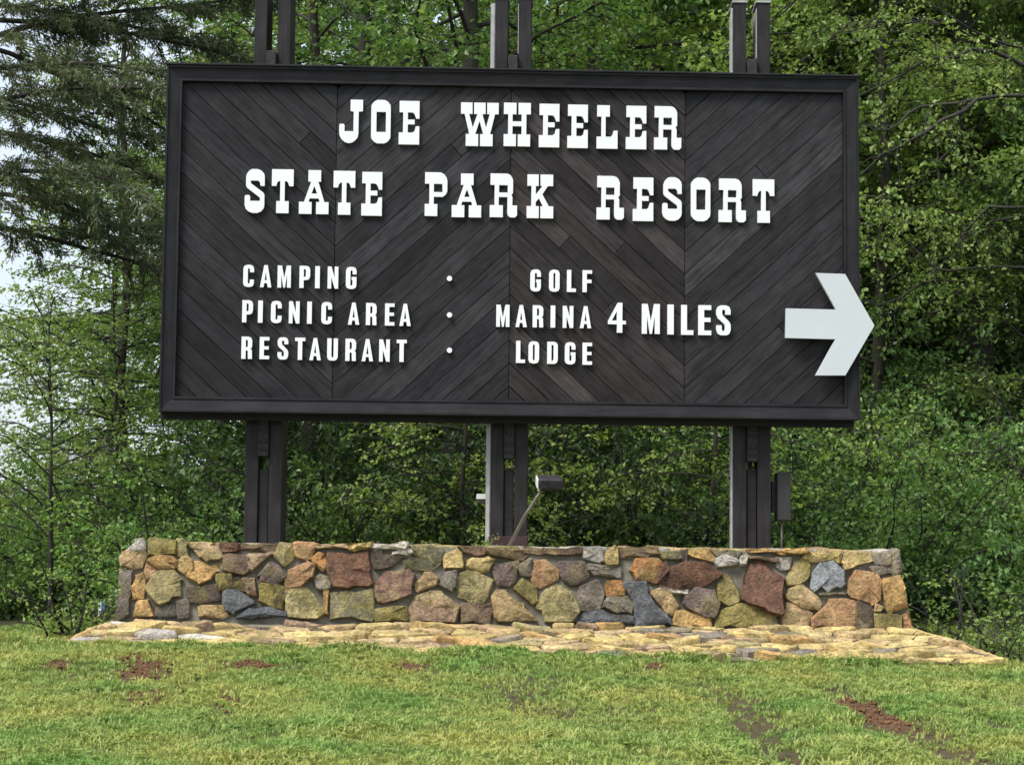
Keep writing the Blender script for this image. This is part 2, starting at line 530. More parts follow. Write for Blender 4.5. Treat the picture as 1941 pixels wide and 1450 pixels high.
sx = (GX >= -7.001) & (GX <= 7.001); sy = (GY >= -8.61) & (GY <= 3.5)
gx2, gy2 = GX[sx], GY[sy]
sub = np.ix_(np.where(sy)[0], np.where(sx)[0])
X2, Y2, Z2 = XX[sub], YY[sub], ZZ[sub]
inside = (np.abs(X2 - 0.15) < W_AX - 0.12) & (Y2 > -1.25 + 0.22 * vnoise(X2 * 2.6, X2 * 0 + 1, 51) + .06 * vnoise(X2 * 11, X2 * 0, 52)) & (Y2 < 2.2)
dens = np.clip(1 - 1.0 * bare[sub] ** 1.5 - 0.86 * thin[sub], 0, 1) * (0.6 + 0.5 * vnoise(X2 * 1.3, Y2 * 1.3, 33)) * (0.35 + 1.0 * sstep(.25, .6, vnoise(X2 * 7, Y2 * 4.5, 35))) * (~inside)
dens = np.clip(dens * np.where(Y2 > 1.5, 0.4, 1), 0, 1)
i2 = np.arange(X2.size).reshape(X2.shape)
q2 = np.stack([i2[:-1, :-1], i2[:-1, 1:], i2[1:, 1:], i2[1:, :-1]], -1).reshape(-1, 4)
gm2 = fast_mesh("grass", np.stack([X2, Y2, Z2 + 0.002], -1).reshape(-1, 3), q2, M_BLADE)
tall = 1 + 1.1 * np.exp(-((Y2 + 1.22) / .12) ** 2) * (np.abs(X2) < 4.6) * vnoise(X2 * 5, Y2 * 5, 61) + .5 * sstep(.62, .8, vnoise(X2 * 2.2, Y2 * 1.6, 63)) - .3 * thin[sub]
at_ = gm2.attributes.new("tall", 'FLOAT', 'POINT'); at_.data.foreach_set("value", tall.ravel().astype(np.float32))
ad = gm2.attributes.new("density", 'FLOAT', 'POINT'); ad.data.foreach_set("value", dens.ravel().astype(np.float32))
grass = link("grass", gm2, None)
set_props(grass, "short green grass of the lawn, thin along the wheel marks", "grass", kind="stuff")
ng = bpy.data.node_groups.new("grass_scatter", 'GeometryNodeTree')
ng.interface.new_socket("Geometry", in_out='INPUT', socket_type='NodeSocketGeometry')
ng.interface.new_socket("Geometry", in_out='OUTPUT', socket_type='NodeSocketGeometry')
gn, gl = ng.nodes, ng.links
gi, go = gn.new("NodeGroupInput"), gn.new("NodeGroupOutput")
dp = gn.new("GeometryNodeDistributePointsOnFaces")
na = gn.new("GeometryNodeInputNamedAttribute"); na.data_type = 'FLOAT'; na.inputs[0].default_value = "density"
mu = gn.new("ShaderNodeMath"); mu.operation = 'MULTIPLY'; mu.inputs[1].default_value = 1500.0
gl.new(na.outputs[0], mu.inputs[0]); gl.new(mu.outputs[0], dp.inputs['Density']); gl.new(gi.outputs[0], dp.inputs['Mesh'])
ci = gn.new("GeometryNodeCollectionInfo"); ci.inputs[0].default_value = proto_col
ci.inputs['Separate Children'].default_value = True; ci.inputs['Reset Children'].default_value = True
ip = gn.new("GeometryNodeInstanceOnPoints"); ip.inputs['Pick Instance'].default_value = True
rv = gn.new("FunctionNodeRandomValue"); rv.data_type = 'FLOAT_VECTOR'
rv.inputs[0].default_value = (-0.25, -0.25, 0); rv.inputs[1].default_value = (0.25, 0.25, 6.283)
rs_ = gn.new("FunctionNodeRandomValue"); rs_.data_type = 'FLOAT'; rs_.inputs[2].default_value = 0.6; rs_.inputs[3].default_value = 1.35
gl.new(dp.outputs['Points'], ip.inputs['Points']); gl.new(ci.outputs[0], ip.inputs['Instance'])
nb = gn.new("GeometryNodeInputNamedAttribute"); nb.data_type = 'FLOAT'; nb.inputs[0].default_value = "tall"
m2 = gn.new("ShaderNodeMath"); m2.operation = 'MULTIPLY'; gl.new(rs_.outputs[1], m2.inputs[0]); gl.new(nb.outputs[0], m2.inputs[1])
gl.new(rv.outputs[0], ip.inputs['Rotation']); gl.new(m2.outputs[0], ip.inputs['Scale'])
gl.new(ip.outputs[0], go.inputs[0])
md = grass.modifiers.new("scatter", 'NODES'); md.node_group = ng

# crumbs of soil on the bare spots
cand = np.argwhere((bare > 0.45) & (np.abs(XX) < 6.9) & (YY > -8.5) & (YY < -.8))
V, F = [], []
rgc = np.random.default_rng(8)
for iy, ix in cand[rgc.integers(0, len(cand), 900)]:
    c = np.array((XX[iy, ix] + rgc.normal(0, .03), YY[iy, ix] + rgc.normal(0, .03), ZZ[iy, ix] + .003)); s_ = rgc.uniform(.006, .02)
    k = len(V)
    for d in ((1, 0, 0), (0, 1, 0), (-1, 0, 0), (0, -1, 0), (0, 0, 1), (0, 0, -1)):
        V.append(tuple(c + np.array(d) * s_ * rgc.uniform(.6, 1.2)))
    for i in range(4):
        F += [(k + i, k + (i + 1) % 4, k + 4), (k + (i + 1) % 4, k + i, k + 5)]
crumbs = mesh_obj("soil_crumbs", V, F, mat_plain("soil_crumb", (.13, .068, .032), .95, wear=.5, scale=20))
set_props(crumbs, "crumbs of red brown soil on the bare spots of the lawn", "soil", kind="stuff")

# ------------------------------------------------------------------ stone wall
STONE_C = dict(tan=(.42, .30, .16, .6), ochre=(.46, .29, .115, .45), yellow=(.48, .37, .155, .45), olive=(.22, .185, .06, .7),
               olivetan=(.30, .26, .13, .7), gray=(.20, .18, .155, .5), lightgray=(.38, .36, .34, .25), slate=(.105, .115, .13, .1),
               bluegray=(.30, .33, .37, .1), red=(.155, .078, .052, .1), brown=(.155, .105, .07, .3), purple=(.135, .10, .092, .4),
               purplered=(.18, .105, .08, .6), orangetan=(.42, .245, .135, .4), orange=(.36, .185, .075, .6), pink=(.31, .215, .145, .6),
               graybrown=(.17, .15, .125, .4), dark=(.09, .07, .055, .5), darkolive=(.16, .15, .085, .7), white=(.52, .49, .43, .2),
               darkgray=(.10, .095, .095, .3))
A5, A6, A7, A8 = (200, 1010, 4.621), (600, 1020, 4.621), (1000, 1025, 4.8525), (1340, 1030, 4.621)
STONES = [
 (A5, [
  ('tan', [(150,200),(180,165),(330,150),(345,200),(300,300),(250,310),(155,290)]), ('lightgray', [(200,155),(270,90),(270,50),(330,50),(345,140),(300,155)]),
  ('olive', [(390,65),(615,70),(620,180),(380,185)]), ('olivetan', [(632,70),(690,70),(715,110),(715,195),(640,180)]),
  ('tan', [(725,85),(930,90),(985,110),(1005,220),(890,245),(830,220),(760,140)]), ('red', [(1010,98),(1150,100),(1150,155),(1015,155)]),
  ('brown', [(1185,90),(1500,95),(1510,110),(1450,165),(1200,140)]), ('olivetan', [(1520,90),(1645,95),(1645,220),(1570,295),(1480,210)]),
  ('orangetan', [(1665,95),(1840,100),(1835,150),(1790,230),(1680,205)]), ('ochre', [(385,240),(450,200),(600,210),(625,250),(610,315),(460,310)]),
  ('orangetan', [(345,340),(375,260),(430,310),(450,335),(375,400)]), ('ochre', [(635,250),(690,215),(760,240),(760,330),(700,360),(640,300)]),
  ('ochre', [(770,250),(850,270),(920,290),(975,280),(970,330),(900,420),(820,440),(720,370),(768,338)]), ('brown', [(1062,190),(1250,210),(1255,340),(1210,375),(1060,340)]),
  ('pink', [(1262,190),(1380,190),(1450,180),(1440,210),(1265,330)]), ('graybrown', [(1005,190),(1052,182),(1048,330),(1000,330)]),
  ('purple', [(1350,380),(1440,265),(1530,310),(1560,400),(1510,450),(1370,425)]), ('orangetan', [(1590,400),(1620,330),(1740,260),(1820,300),(1820,400),(1700,470),(1580,480)]),
  ('orange', [(1810,220),(1870,180),(1915,200),(1938,286),(1890,340),(1830,270)]), ('olivetan', [(400,400),(500,340),(610,335),(670,410),(660,540),(590,590),(470,620),(375,510)]),
  ('ochre', [(250,460),(270,390),(330,375),(350,420),(330,570),(245,560)]), ('graybrown', [(145,350),(240,335),(215,560),(190,735),(100,735)]),
  ('ochre', [(270,610),(385,615),(415,740),(260,740)]), ('darkgray', [(460,650),(600,640),(620,735),(460,735)]), ('graybrown', [(624,600),(720,590),(730,735),(628,735)]),
  ('dark', [(725,490),(985,460),(995,590),(850,615),(735,610)]), ('tan', [(830,640),(1030,635),(1055,740),(830,740)]), ('olive', [(980,370),(1110,360),(1120,490),(1010,495),(975,430)]),
  ('olive', [(1125,410),(1200,410),(1238,520),(1130,490)]), ('pink', [(1210,410),(1300,400),(1310,550),(1245,520)]), ('slate', [(1040,520),(1140,505),(1310,600),(1125,720),(1080,680),(1035,570)]),
  ('slate', [(1170,735),(1290,670),(1460,675),(1570,690),(1570,735)]), ('olive', [(1360,450),(1500,460),(1560,490),(1555,670),(1480,660),(1345,590)]),
  ('olivetan', [(1580,500),(1820,490),(1900,700),(1860,740),(1600,740),(1570,640)]), ('gray', [(1840,400),(1880,370),(1978,400),(1968,486),(1870,492)])]),
 (A6, [
  ('ochre', [(50,460),(100,460),(105,650),(75,655)]), ('tan', [(20,62),(240,55),(245,85),(20,90)]), ('yellow', [(250,60),(460,55),(455,90),(350,110),(300,105)]),
  ('red', [(100,145),(440,140),(475,300),(470,400),(140,430)]), ('white', [(470,55),(765,50),(770,78),(480,85)]), ('white', [(690,115),(780,92),(850,130),(770,150),(690,140)]),
  ('dark', [(480,110),(580,110),(600,150),(770,170),(640,250),(530,285),(490,200)]), ('darkolive', [(800,70),(1020,75),(1100,110),(1060,230),(1000,280),(790,270),(775,200),(870,170)]),
  ('yellow', [(1115,150),(1250,125),(1290,265),(1120,275)]), ('brown', [(1255,80),(1460,85),(1465,145),(1390,160),(1290,130)]), ('brown', [(1510,90),(1840,95),(1850,110),(1750,190),(1530,160)]),
  ('yellow', [(1345,190),(1500,170),(1545,195),(1480,300),(1330,260)]), ('purplered', [(520,400),(590,290),(780,280),(835,330),(830,470),(700,540),(560,570),(520,480)]),
  ('tan', [(880,390),(940,320),(1010,310),(1050,360),(1030,420),(890,465)]), ('gray', [(1075,410),(1120,320),(1230,290),(1200,440),(1180,465)]),
  ('olivetan', [(1225,400),(1250,330),(1360,300),(1550,370),(1480,545),(1330,540),(1225,480)]), ('purple', [(1545,290),(1570,240),(1765,210),(1755,370),(1680,425),(1610,410)]),
  ('gray', [(1780,250),(1870,190),(1880,320),(1790,325)]), ('darkolive', [(120,490),(480,450),(500,700),(150,700)]), ('olive', [(515,620),(770,590),(790,720),(515,720)]),
  ('pink', [(810,600),(850,520),(980,470),(1100,480),(1240,580),(1210,725),(810,720)]), ('brown', [(1270,580),(1530,580),(1510,730),(1270,730)]),
  ('tan', [(1555,480),(1660,460),(1720,540),(1800,590),(1910,710),(1880,730),(1560,720)]), ('olive', [(1735,440),(1800,370),(1910,440),(1920,560),(1880,570)])]),
 (A7, [
  ('brown', [(0,70),(470,75),(475,120),(400,135),(20,125)]), ('orangetan', [(40,270),(60,200),(160,190),(265,270),(250,370),(90,410),(35,350)]),
  ('purple', [(290,200),(500,185),(545,240),(545,340),(420,430),(310,340)]), ('lightgray', [(515,75),(660,60),(690,180),(650,205),(520,170)]), ('yellow', [(720,85),(790,60),(825,80),(830,215),(715,210)]),
  ('brown', [(850,65),(1150,65),(1210,110),(1100,155),(855,145)]), ('darkolive', [(1215,105),(1390,100),(1390,170),(1240,165)]), ('dark', [(1420,100),(1470,95),(1465,175),(1420,170)]),
  ('ochre', [(1490,85),(1700,82),(1695,205),(1490,145)]), ('gray', [(570,230),(830,240),(825,350),(620,320),(570,270)]), ('orange', [(965,185),(1200,170),(1240,220),(1160,370),(1000,365),(960,280)]),
  ('red', [(1247,215),(1295,260),(1190,375),(1168,370)]), ('red', [(1210,415),(1430,190),(1640,215),(1790,300),(1660,425),(1400,435)]),
  ('olivetan', [(110,520),(150,470),(260,400),(360,450),(465,620),(400,740),(200,740),(110,640)]), ('graybrown', [(470,430),(640,370),(700,480),(690,600),(480,630)]),
  ('orange', [(720,380),(850,370),(885,470),(870,515),(740,515)]), ('gray', [(700,560),(760,522),(890,520),(955,590),(930,670),(830,660),(700,610)]),
  ('slate', [(475,740),(520,680),(680,630),(740,670),(930,695),(930,755),(500,755)]), ('slate', [(880,380),(1080,400),(1110,500),(1320,740),(1310,775),(985,765),(970,560)]),
  ('tan', [(1140,480),(1230,450),(1330,500),(1375,600),(1340,670),(1270,660),(1215,580)]), ('ochre', [(1340,780),(1370,650),(1450,640),(1660,730),(1660,785)]),
  ('purple', [(1430,540),(1510,450),(1680,450),(1745,560),(1720,700),(1600,690),(1440,600)]), ('white', [(1320,450),(1460,462),(1450,487),(1330,482)])]),
 (A8, [
  ('olive', [(90,370),(150,290),(200,300),(270,430),(260,520),(170,555),(95,520)]), ('lightgray', [(75,130),(160,115),(260,150),(240,195),(90,190)]), ('graybrown', [(60,72),(270,78),(250,130),(80,108)]),
  ('white', [(290,120),(360,115),(350,180),(280,190)]), ('ochre', [(410,55),(830,75),(830,105),(600,95),(410,80)]), ('brown', [(385,115),(590,130),(580,160),(400,140)]),
  ('lightgray', [(610,125),(730,130),(720,220),(660,245),(605,200)]), ('red', [(360,160),(470,170),(560,260),(670,290),(640,620),(500,580),(320,510),(340,330)]),
  ('olive', [(700,300),(760,190),(830,140),(885,180),(880,310),(800,350),(695,350)]), ('yellow', [(855,88),(1000,75),(1080,110),(1080,130),(920,165),(855,125)]),
  ('yellow', [(1095,80),(1170,85),(1165,140),(1140,170),(1095,140)]), ('yellow', [(1215,90),(1420,85),(1430,170),(1280,200),(1210,230),(1175,180)]),
  ('graybrown', [(1440,95),(1590,95),(1590,185),(1490,190)]), ('gray', [(1603,75),(1670,65),(1695,230),(1640,275),(1603,240)]), ('graybrown', [(1430,200),(1590,210),(1595,262),(1480,270)]),
  ('bluegray', [(920,420),(935,250),(1010,180),(1110,175),(1190,230),(1200,370),(1150,390),(1030,395)]), ('gray', [(1010,430),(1190,420),(1190,450),(1020,460)]),
  ('tan', [(690,450),(740,400),(840,365),(980,510),(970,580),(850,560),(700,490)]), ('tan', [(700,520),(760,540),(905,610),(860,740),(640,740),(650,640)]),
  ('orangetan', [(1245,310),(1310,250),(1470,260),(1515,330),(1510,500),(1440,520),(1240,450)]), ('ochre', [(1530,330),(1690,300),(1720,560),(1600,610),(1570,560)]),
  ('orangetan', [(900,740),(920,640),(1060,520),(1180,480),(1300,515),(1300,755)]), ('dark', [(1305,520),(1430,550),(1440,740),(1305,755)]), ('olive', [(1460,620),(1680,620),(1695,760),(1460,770)]), ('orangetan', [(1703,640),(1748,620),(1795,760),(1720,770)]),
  ('olive', [(60,730),(110,620),(250,520),(350,530),(600,640),(580,735)]), ('tan', [(1480,540),(1540,560),(1510,600),(1465,590)])])]

WALL_Y0, WALL_Y1 = -0.46, -0.36        # foot and head of the battered front face
WALL_BACK = 1.05
wtl, wtr = at(262, 1022, WALL_Y1), at(1702, 1044, WALL_Y1)
wbl, wbr = at(226, 1172, WALL_Y0), at(1726, 1196, WALL_Y0)
WALL_TOP = float((wtl[2] + wtr[2]) / 2); WALL_BOT = float((wbl[2] + wbr[2]) / 2)
wall = empty("stone_wall", (0, 0, WALL_BOT), "low battered wall of mixed tan, brown and grey field stones carrying the sign", "wall")


def wpt(x, y, z):
    return (x, y, z - WALL_BOT)


xa, xb, xc, xd = wbl[0], wbr[0], wtl[0], wtr[0]
V = [wpt(xa, WALL_Y0, WALL_BOT - .1), wpt(xb, WALL_Y0, WALL_BOT - .1), wpt(xb, WALL_BACK, WALL_BOT - .1), wpt(xa, WALL_BACK, WALL_BOT - .1),
     wpt(xc, WALL_Y1, WALL_TOP - .03), wpt(xd, WALL_Y1, WALL_TOP - .03), wpt(xd, WALL_BACK - .1, WALL_TOP - .03), wpt(xc, WALL_BACK - .1, WALL_TOP - .03)]
mesh_obj("mortar_core", V, [(0, 3, 2, 1), (4, 5, 6, 7), (0, 1, 5, 4), (1, 2, 6, 5), (2, 3, 7, 6), (3, 0, 4, 7)], M_MORTAR, wall)


def chaikin(p, k=0.22):
    o = []
    for i in range(len(p)):
        a, b = np.array(p[i]), np.array(p[(i + 1) % len(p)])
        o += [tuple(a + k * (b - a)), tuple(b - k * (b - a))]
    return o


def resample_long(p, step):
    o = []
    for i in range(len(p)):
        a, b = np.array(p[i]), np.array(p[(i + 1) % len(p)])
        m = max(1, int(np.linalg.norm(b - a) / step))
        for k in range(m):
            o.append(tuple(a + (b - a) * k / m))
    return o


def stone(poly, frame_o, eu, ev, en, proud, name, m, parent, color, sink=0.06, rough=1.0, step=0.13):
    """poly in metres on a face; a rounded, uneven stone standing proud of that face"""
    if poly_area(poly) < 0:
        poly = poly[::-1]
    q = chaikin(resample_long(poly, step), 0.13)
    q = np.array(q); c = q.mean(0)
    rad = np.linalg.norm(q - c, axis=1).mean()
    q = q + RNG.normal(0, 0.012 * rough, q.shape) * min(1, rad * 6)
    n = len(q)
    ins = min(0.35, 0.016 / max(rad, .02))
    # a gentle tilt of the whole face plus chips
    tx, ty = RNG.normal(0, 0.10, 2) * rough
    rings = [(1.0, -sink, 0), (1.0, proud * 0.62, 0.2), (1 - ins * .7, proud * 0.98, 0.3), (0.6, proud * 1.06, 0.32)]
    V, F = [], []
    for s, d, j in rings:
        for p in q:
            r = (p - c) * s
            dd = d
            if j:
                dd += RNG.normal(0, proud * 0.28 * j * 1.4) * rough + (tx * r[0] + ty * r[1]) * (0.3 + 0.7 * (j > .2))
            P = frame_o + eu * (c[0] + r[0]) + ev * (c[1] + r[1]) + en * dd
            V.append(P)
    V.append(frame_o + eu * c[0] + ev * c[1] + en * (proud * 1.15 + RNG.normal(0, proud * .15)))
    for k in range(3):
        for i in range(n):
            j = (i + 1) % n
            F.append((k * n + i, k * n + j, (k + 1) * n + j, (k + 1) * n + i))
    for i in range(n):
        F.append((3 * n + i, 3 * n + (i + 1) % n, 4 * n))
    V = np.array(V); org = frame_o + eu * c[0] + ev * c[1]
    jit = RNG.normal(1.16, 0.08)
    col = (color[0] * jit * 1.04, color[1] * jit, color[2] * jit * RNG.normal(.94, .04), color[3])
    po = np.array(parent.location)
    ob = mesh_obj(name, V - org, F, m, parent, True, tuple(org - po), None, col)
    ob.data.set_sharp_from_angle(angle=R(38))
    return ob


# front face frame: u along x, v up the batter
f_o = np.array([0, WALL_Y0, WALL_BOT]); f_up = np.array([0, WALL_Y1 - WALL_Y0, WALL_TOP - WALL_BOT]); f_len = np.linalg.norm(f_up)
eu = np.array([1.0, 0, 0]); ev = f_up / f_len; en = np.cross(eu, ev)


def on_face(px, py):
    d = ray(px, py)
    t = ((f_o - CAM) @ en) / (d @ en)
    p = CAM + d * t - f_o
    return (p @ eu, p @ ev)


for (ox, oy, sc_), lst in STONES:
    for cname, pl in lst:
        P = [on_face(ox + x / sc_, oy + y / sc_) for x, y in pl]
        P = [(u, min(v, f_len + 0.005)) for u, v in P]
        sz = math.sqrt(abs(poly_area(P)))
        c = np.mean(P, 0)
        P = [tuple(c + (np.array(p) - c) * (1 + 0.028 / max(sz, .07))) for p in P]
        stone(P, f_o, eu, ev, en, 0.024 + 0.035 * random.random() + 0.03 * min(sz, .5), "stone", M_STONE, wall, STONE_C[cname])


def voronoi(pts, bounds, gap, sxy=(1, 1)):
    """irregular cells inside a convex boundary polygon, shrunk by the joint width"""
    cells = []
    A, B = sxy
    for i, p in enumerate(pts):
        poly = [(x * A, y * B) for x, y in bounds]; pp = (p[0] * A, p[1] * B)
        for j, q in enumerate(pts):
            if i == j:
                continue
            qq = (q[0] * A, q[1] * B)
            nx_, ny_ = qq[0] - pp[0], qq[1] - pp[1]
            if nx_ * nx_ + ny_ * ny_ > 4:
                continue
            poly = clip_poly(poly, nx_, ny_, (nx_ * (pp[0] + qq[0]) + ny_ * (pp[1] + qq[1])) / 2)
            if len(poly) < 3:
                break
        if len(poly) < 3:
            continue
        poly = [(x / A, y / B) for x, y in poly]
        # joints
        if poly_area(poly) < 0:
            poly = poly[::-1]
        shr = poly
        for k in range(len(poly)):
            a, b = poly[k], poly[(k + 1) % len(poly)]
            ex, ey = b[0] - a[0], b[1] - a[1]; L = math.hypot(ex, ey)
            if L < 1e-6:
                continue
            n_x, n_y = ey / L, -ex / L
            shr = clip_poly(shr, n_x, n_y, n_x * a[0] + n_y * a[1] - gap)
            if len(shr) < 3:
                break
        if len(shr) >= 3 and abs(poly_area(shr)) > 0.002:
            cells.append(shr)
    return cells


def scatter(n, x0, x1, y0, y1, seed, ratio):
    rg = np.random.default_rng(seed); P = []
    for _ in range(n):
        best, bd = None, -1
        for _k in range(8):
            c = (rg.uniform(x0, x1), rg.uniform(y0, y1))
            d = min([((c[0] - p[0]) ** 2 + ((c[1] - p[1]) * ratio) ** 2) for p in P], default=9)
            if d > bd:
                best, bd = c, d
        P.append(best)
    return P


keys = ['tan', 'ochre', 'yellow', 'olive', 'graybrown', 'brown', 'orangetan', 'gray']
# end faces and the top of the wall
for side, (X0, X1) in ((-1, (xa, xc)), (1, (xb, xd))):
    o = np.array([X0, WALL_Y0 + .03, WALL_BOT]); up = np.array([X1 - X0, 0.03, WALL_TOP - WALL_BOT]); L = np.linalg.norm(up)
    e2 = up / L; e1 = np.array([0, 1.0, 0]); nn = np.cross(e1, e2)
    if nn[0] * side < 0:
        nn = -nn
    D = WALL_BACK - WALL_Y0 - .08
    for c in voronoi(scatter(22, 0, D, 0, L, 5 + side, 1.3), [(0.05, 0.01), (D, 0.01), (D - .1, L - .02), (.1, L - .02)], 0.012):
        stone(c if side > 0 else c, o, e1, e2, nn, 0.03, "stone", M_STONE, wall, STONE_C[random.choice(keys)])
o = np.array([xc, WALL_Y1, WALL_TOP - .03]); W = xd - xc; D = WALL_BACK - .1 - WALL_Y1
for c in voronoi(scatter(46, 0, W, 0, D, 9, 1.6), [(.02, .03), (W - .02, .03), (W - .02, D), (.02, D)], 0.012):
    stone(c, o, np.array([1.0, 0, 0]), np.array([0, 1.0, 0]), np.array([0, 0, 1.0]), 0.018, "cap_stone", M_STONE, wall, STONE_C[random.choice(['tan', 'yellow', 'lightgray', 'white', 'olivetan'])], rough=.5)

# ------------------------------------------------------------------ flagstone apron
al, ar = at(88, 1206, -0.9), at(1888, 1240, -0.9)
AX0, AX1, AY0, AY1 = al[0], ar[0], -1.30, 2.0
AZ1 = WALL_BOT + 0.004; AZ0 = -0.235
IX0, IX1, IY0, IY1 = xa - .04, xb + .04, WALL_Y0 - .05, WALL_BACK + .05
apron = empty("stone_apron", (0, 0, 0), "sloping skirt of yellow flagstones around the foot of the stone wall", "paving")
V = [(AX0, AY0, AZ0 - .02), (AX1, AY0, AZ0 - .02), (AX1, AY1, AZ0 - .02), (AX0, AY1, AZ0 - .02), (IX0, IY0, AZ1 - .02), (IX1, IY0, AZ1 - .02), (IX1, IY1, AZ1 - .02), (IX0, IY1, AZ1 - .02)]
mesh_obj("mortar_bed", V, [(4, 5, 6, 7), (0, 1, 5, 4), (1, 2, 6, 5), (2, 3, 7, 6), (3, 0, 4, 7)], M_BED, apron)
flag_keys = ['yellow'] * 8 + ['ochre', 'tan', 'tan', 'olivetan', 'yellow2', 'yellow2', 'yellow2', 'graybrown', 'pink', 'tan2', 'tan2', 'tan2', 'gray']
STONE_C['yellow2'] = (.50, .40, .185, .4); STONE_C['tan2'] = (.43, .32, .18, .5)


def skirt(a0, a1, i0, i1, n, seed, ratio):
    """one sloping side between the outer edge a0-a1 and the inner edge i0-i1"""
    a0, a1, i0, i1 = map(np.array, (a0, a1, i0, i1))
    e1 = (a1 - a0) / np.linalg.norm(a1 - a0)
    nn = np.cross(e1, i0 - a0); nn /= np.linalg.norm(nn); e2 = np.cross(nn, e1)
    B = [((p - a0) @ e1, (p - a0) @ e2) for p in (a0, a1, i1, i0)]
    xs, ys = [b[0] for b in B], [b[1] for b in B]
    for c in voronoi(scatter(n, min(xs), max(xs), min(ys), max(ys), seed, ratio), B, 0.0075, (1, ratio)):
        mx_ = a0[0] + e1[0] * np.mean([q[0] for q in c])
        key = random.choice(flag_keys)
        if mx_ < -2.2 and random.random() < .35:
            key = random.choice(['white', 'lightgray', 'pink', 'tan', 'tan2'])
        stone(c, a0 - nn * .02, e1, e2, nn, 0.008 + random.random() ** 1.5 * .045, "flagstone", M_FLAG, apron, STONE_C[key], sink=.03, rough=.7, step=.12)


skirt((AX0, AY0, AZ0), (AX1, AY0, AZ0), (IX0, IY0, AZ1), (IX1, IY0, AZ1), 190, 21, 2.6)
skirt((AX1, AY0, AZ0), (AX1, AY1, AZ0), (IX1, IY0, AZ1), (IX1, IY1, AZ1), 34, 22, 1.2)
skirt((AX0, AY1, AZ0), (AX0, AY0, AZ0), (IX0, IY1, AZ1), (IX0, IY0, AZ1), 34, 23, 1.2)

# ------------------------------------------------------------------ the sign
SW, SH = 6.10, 3.04
sign = empty("park_sign", (0, 0.45, WALL_TOP), "large dark wooden park sign with white raised lettering and an arrow", "sign")
SO = np.array(sign.location)


def SP(x, y, z):
    return (x - SO[0], y - SO[1], z - SO[2])


x0, x1, z0, z1 = -SW / 2, SW / 2, SIGN_Z, SIGN_Z + SH
# frame: four mitred boards sharing one stepped profile (inset, depth)
PROF = [(0, .13), (0, 0), (.016, 0), (.019, .014), (.109, .030), (.112, .020), (.132, .020), (.134, .062)]
FW = .134
frame = empty("frame", SP(0, 0, SIGN_Z), parent=sign)
FO = np.array((0, 0, SIGN_Z))
corner = [(x0, z0), (x1, z0), (x1, z1), (x0, z1)]
inn = [(1, 1), (-1, 1), (-1, -1), (1, -1)]
for k in range(4):
    (ax, az), (bx, bz) = corner[k], corner[(k + 1) % 4]
    (ia, ja), (ib, jb) = inn[k], inn[(k + 1) % 4]
    mid = np.array(((ax + bx) / 2, 0.0, (az + bz) / 2))
    vert = k in (1, 3)
    V, F = [], []
    for t, d in PROF:
        for p in ((ax + ia * t, d, az + ja * t), (bx + ib * t, d, bz + jb * t)):
            q = np.array(p) - mid
            V.append((q[2], q[1], -q[0]) if vert else tuple(q))
    for i in range(len(PROF) - 1):
        F.append((2 * i, 2 * i + 1, 2 * i + 3, 2 * i + 2))
    F.append((0, 2 * len(PROF) - 2, 2 * len(PROF) - 1, 1))
    ob = mesh_obj("frame_board", V, F, M_FRAME, frame, loc=tuple(mid - FO), rot=(0, -math.pi / 2, 0) if vert else None,
                  color=(1, 1, 1, 1) if k != 0 else (1.15, 1.15, 1.15, 1))
V, F = [], []
bx0, bx1 = x0 + .005, x1 - .03
box(V, F, bx0, bx1, .132, .27, SIGN_Z - .055, z1 - .02)
V = [SP(*v) for v in V]
mesh_obj("backing", V, F, M_BACK, sign)
# thin cap along the head of the sign
V, F = [], []; box(V, F, x0 - .012, x1 + .012, -.012, .29, z1 + .003, z1 + .022, .004)
mesh_obj("top_cap", [SP(*v) for v in V], F, M_FRAME, sign)

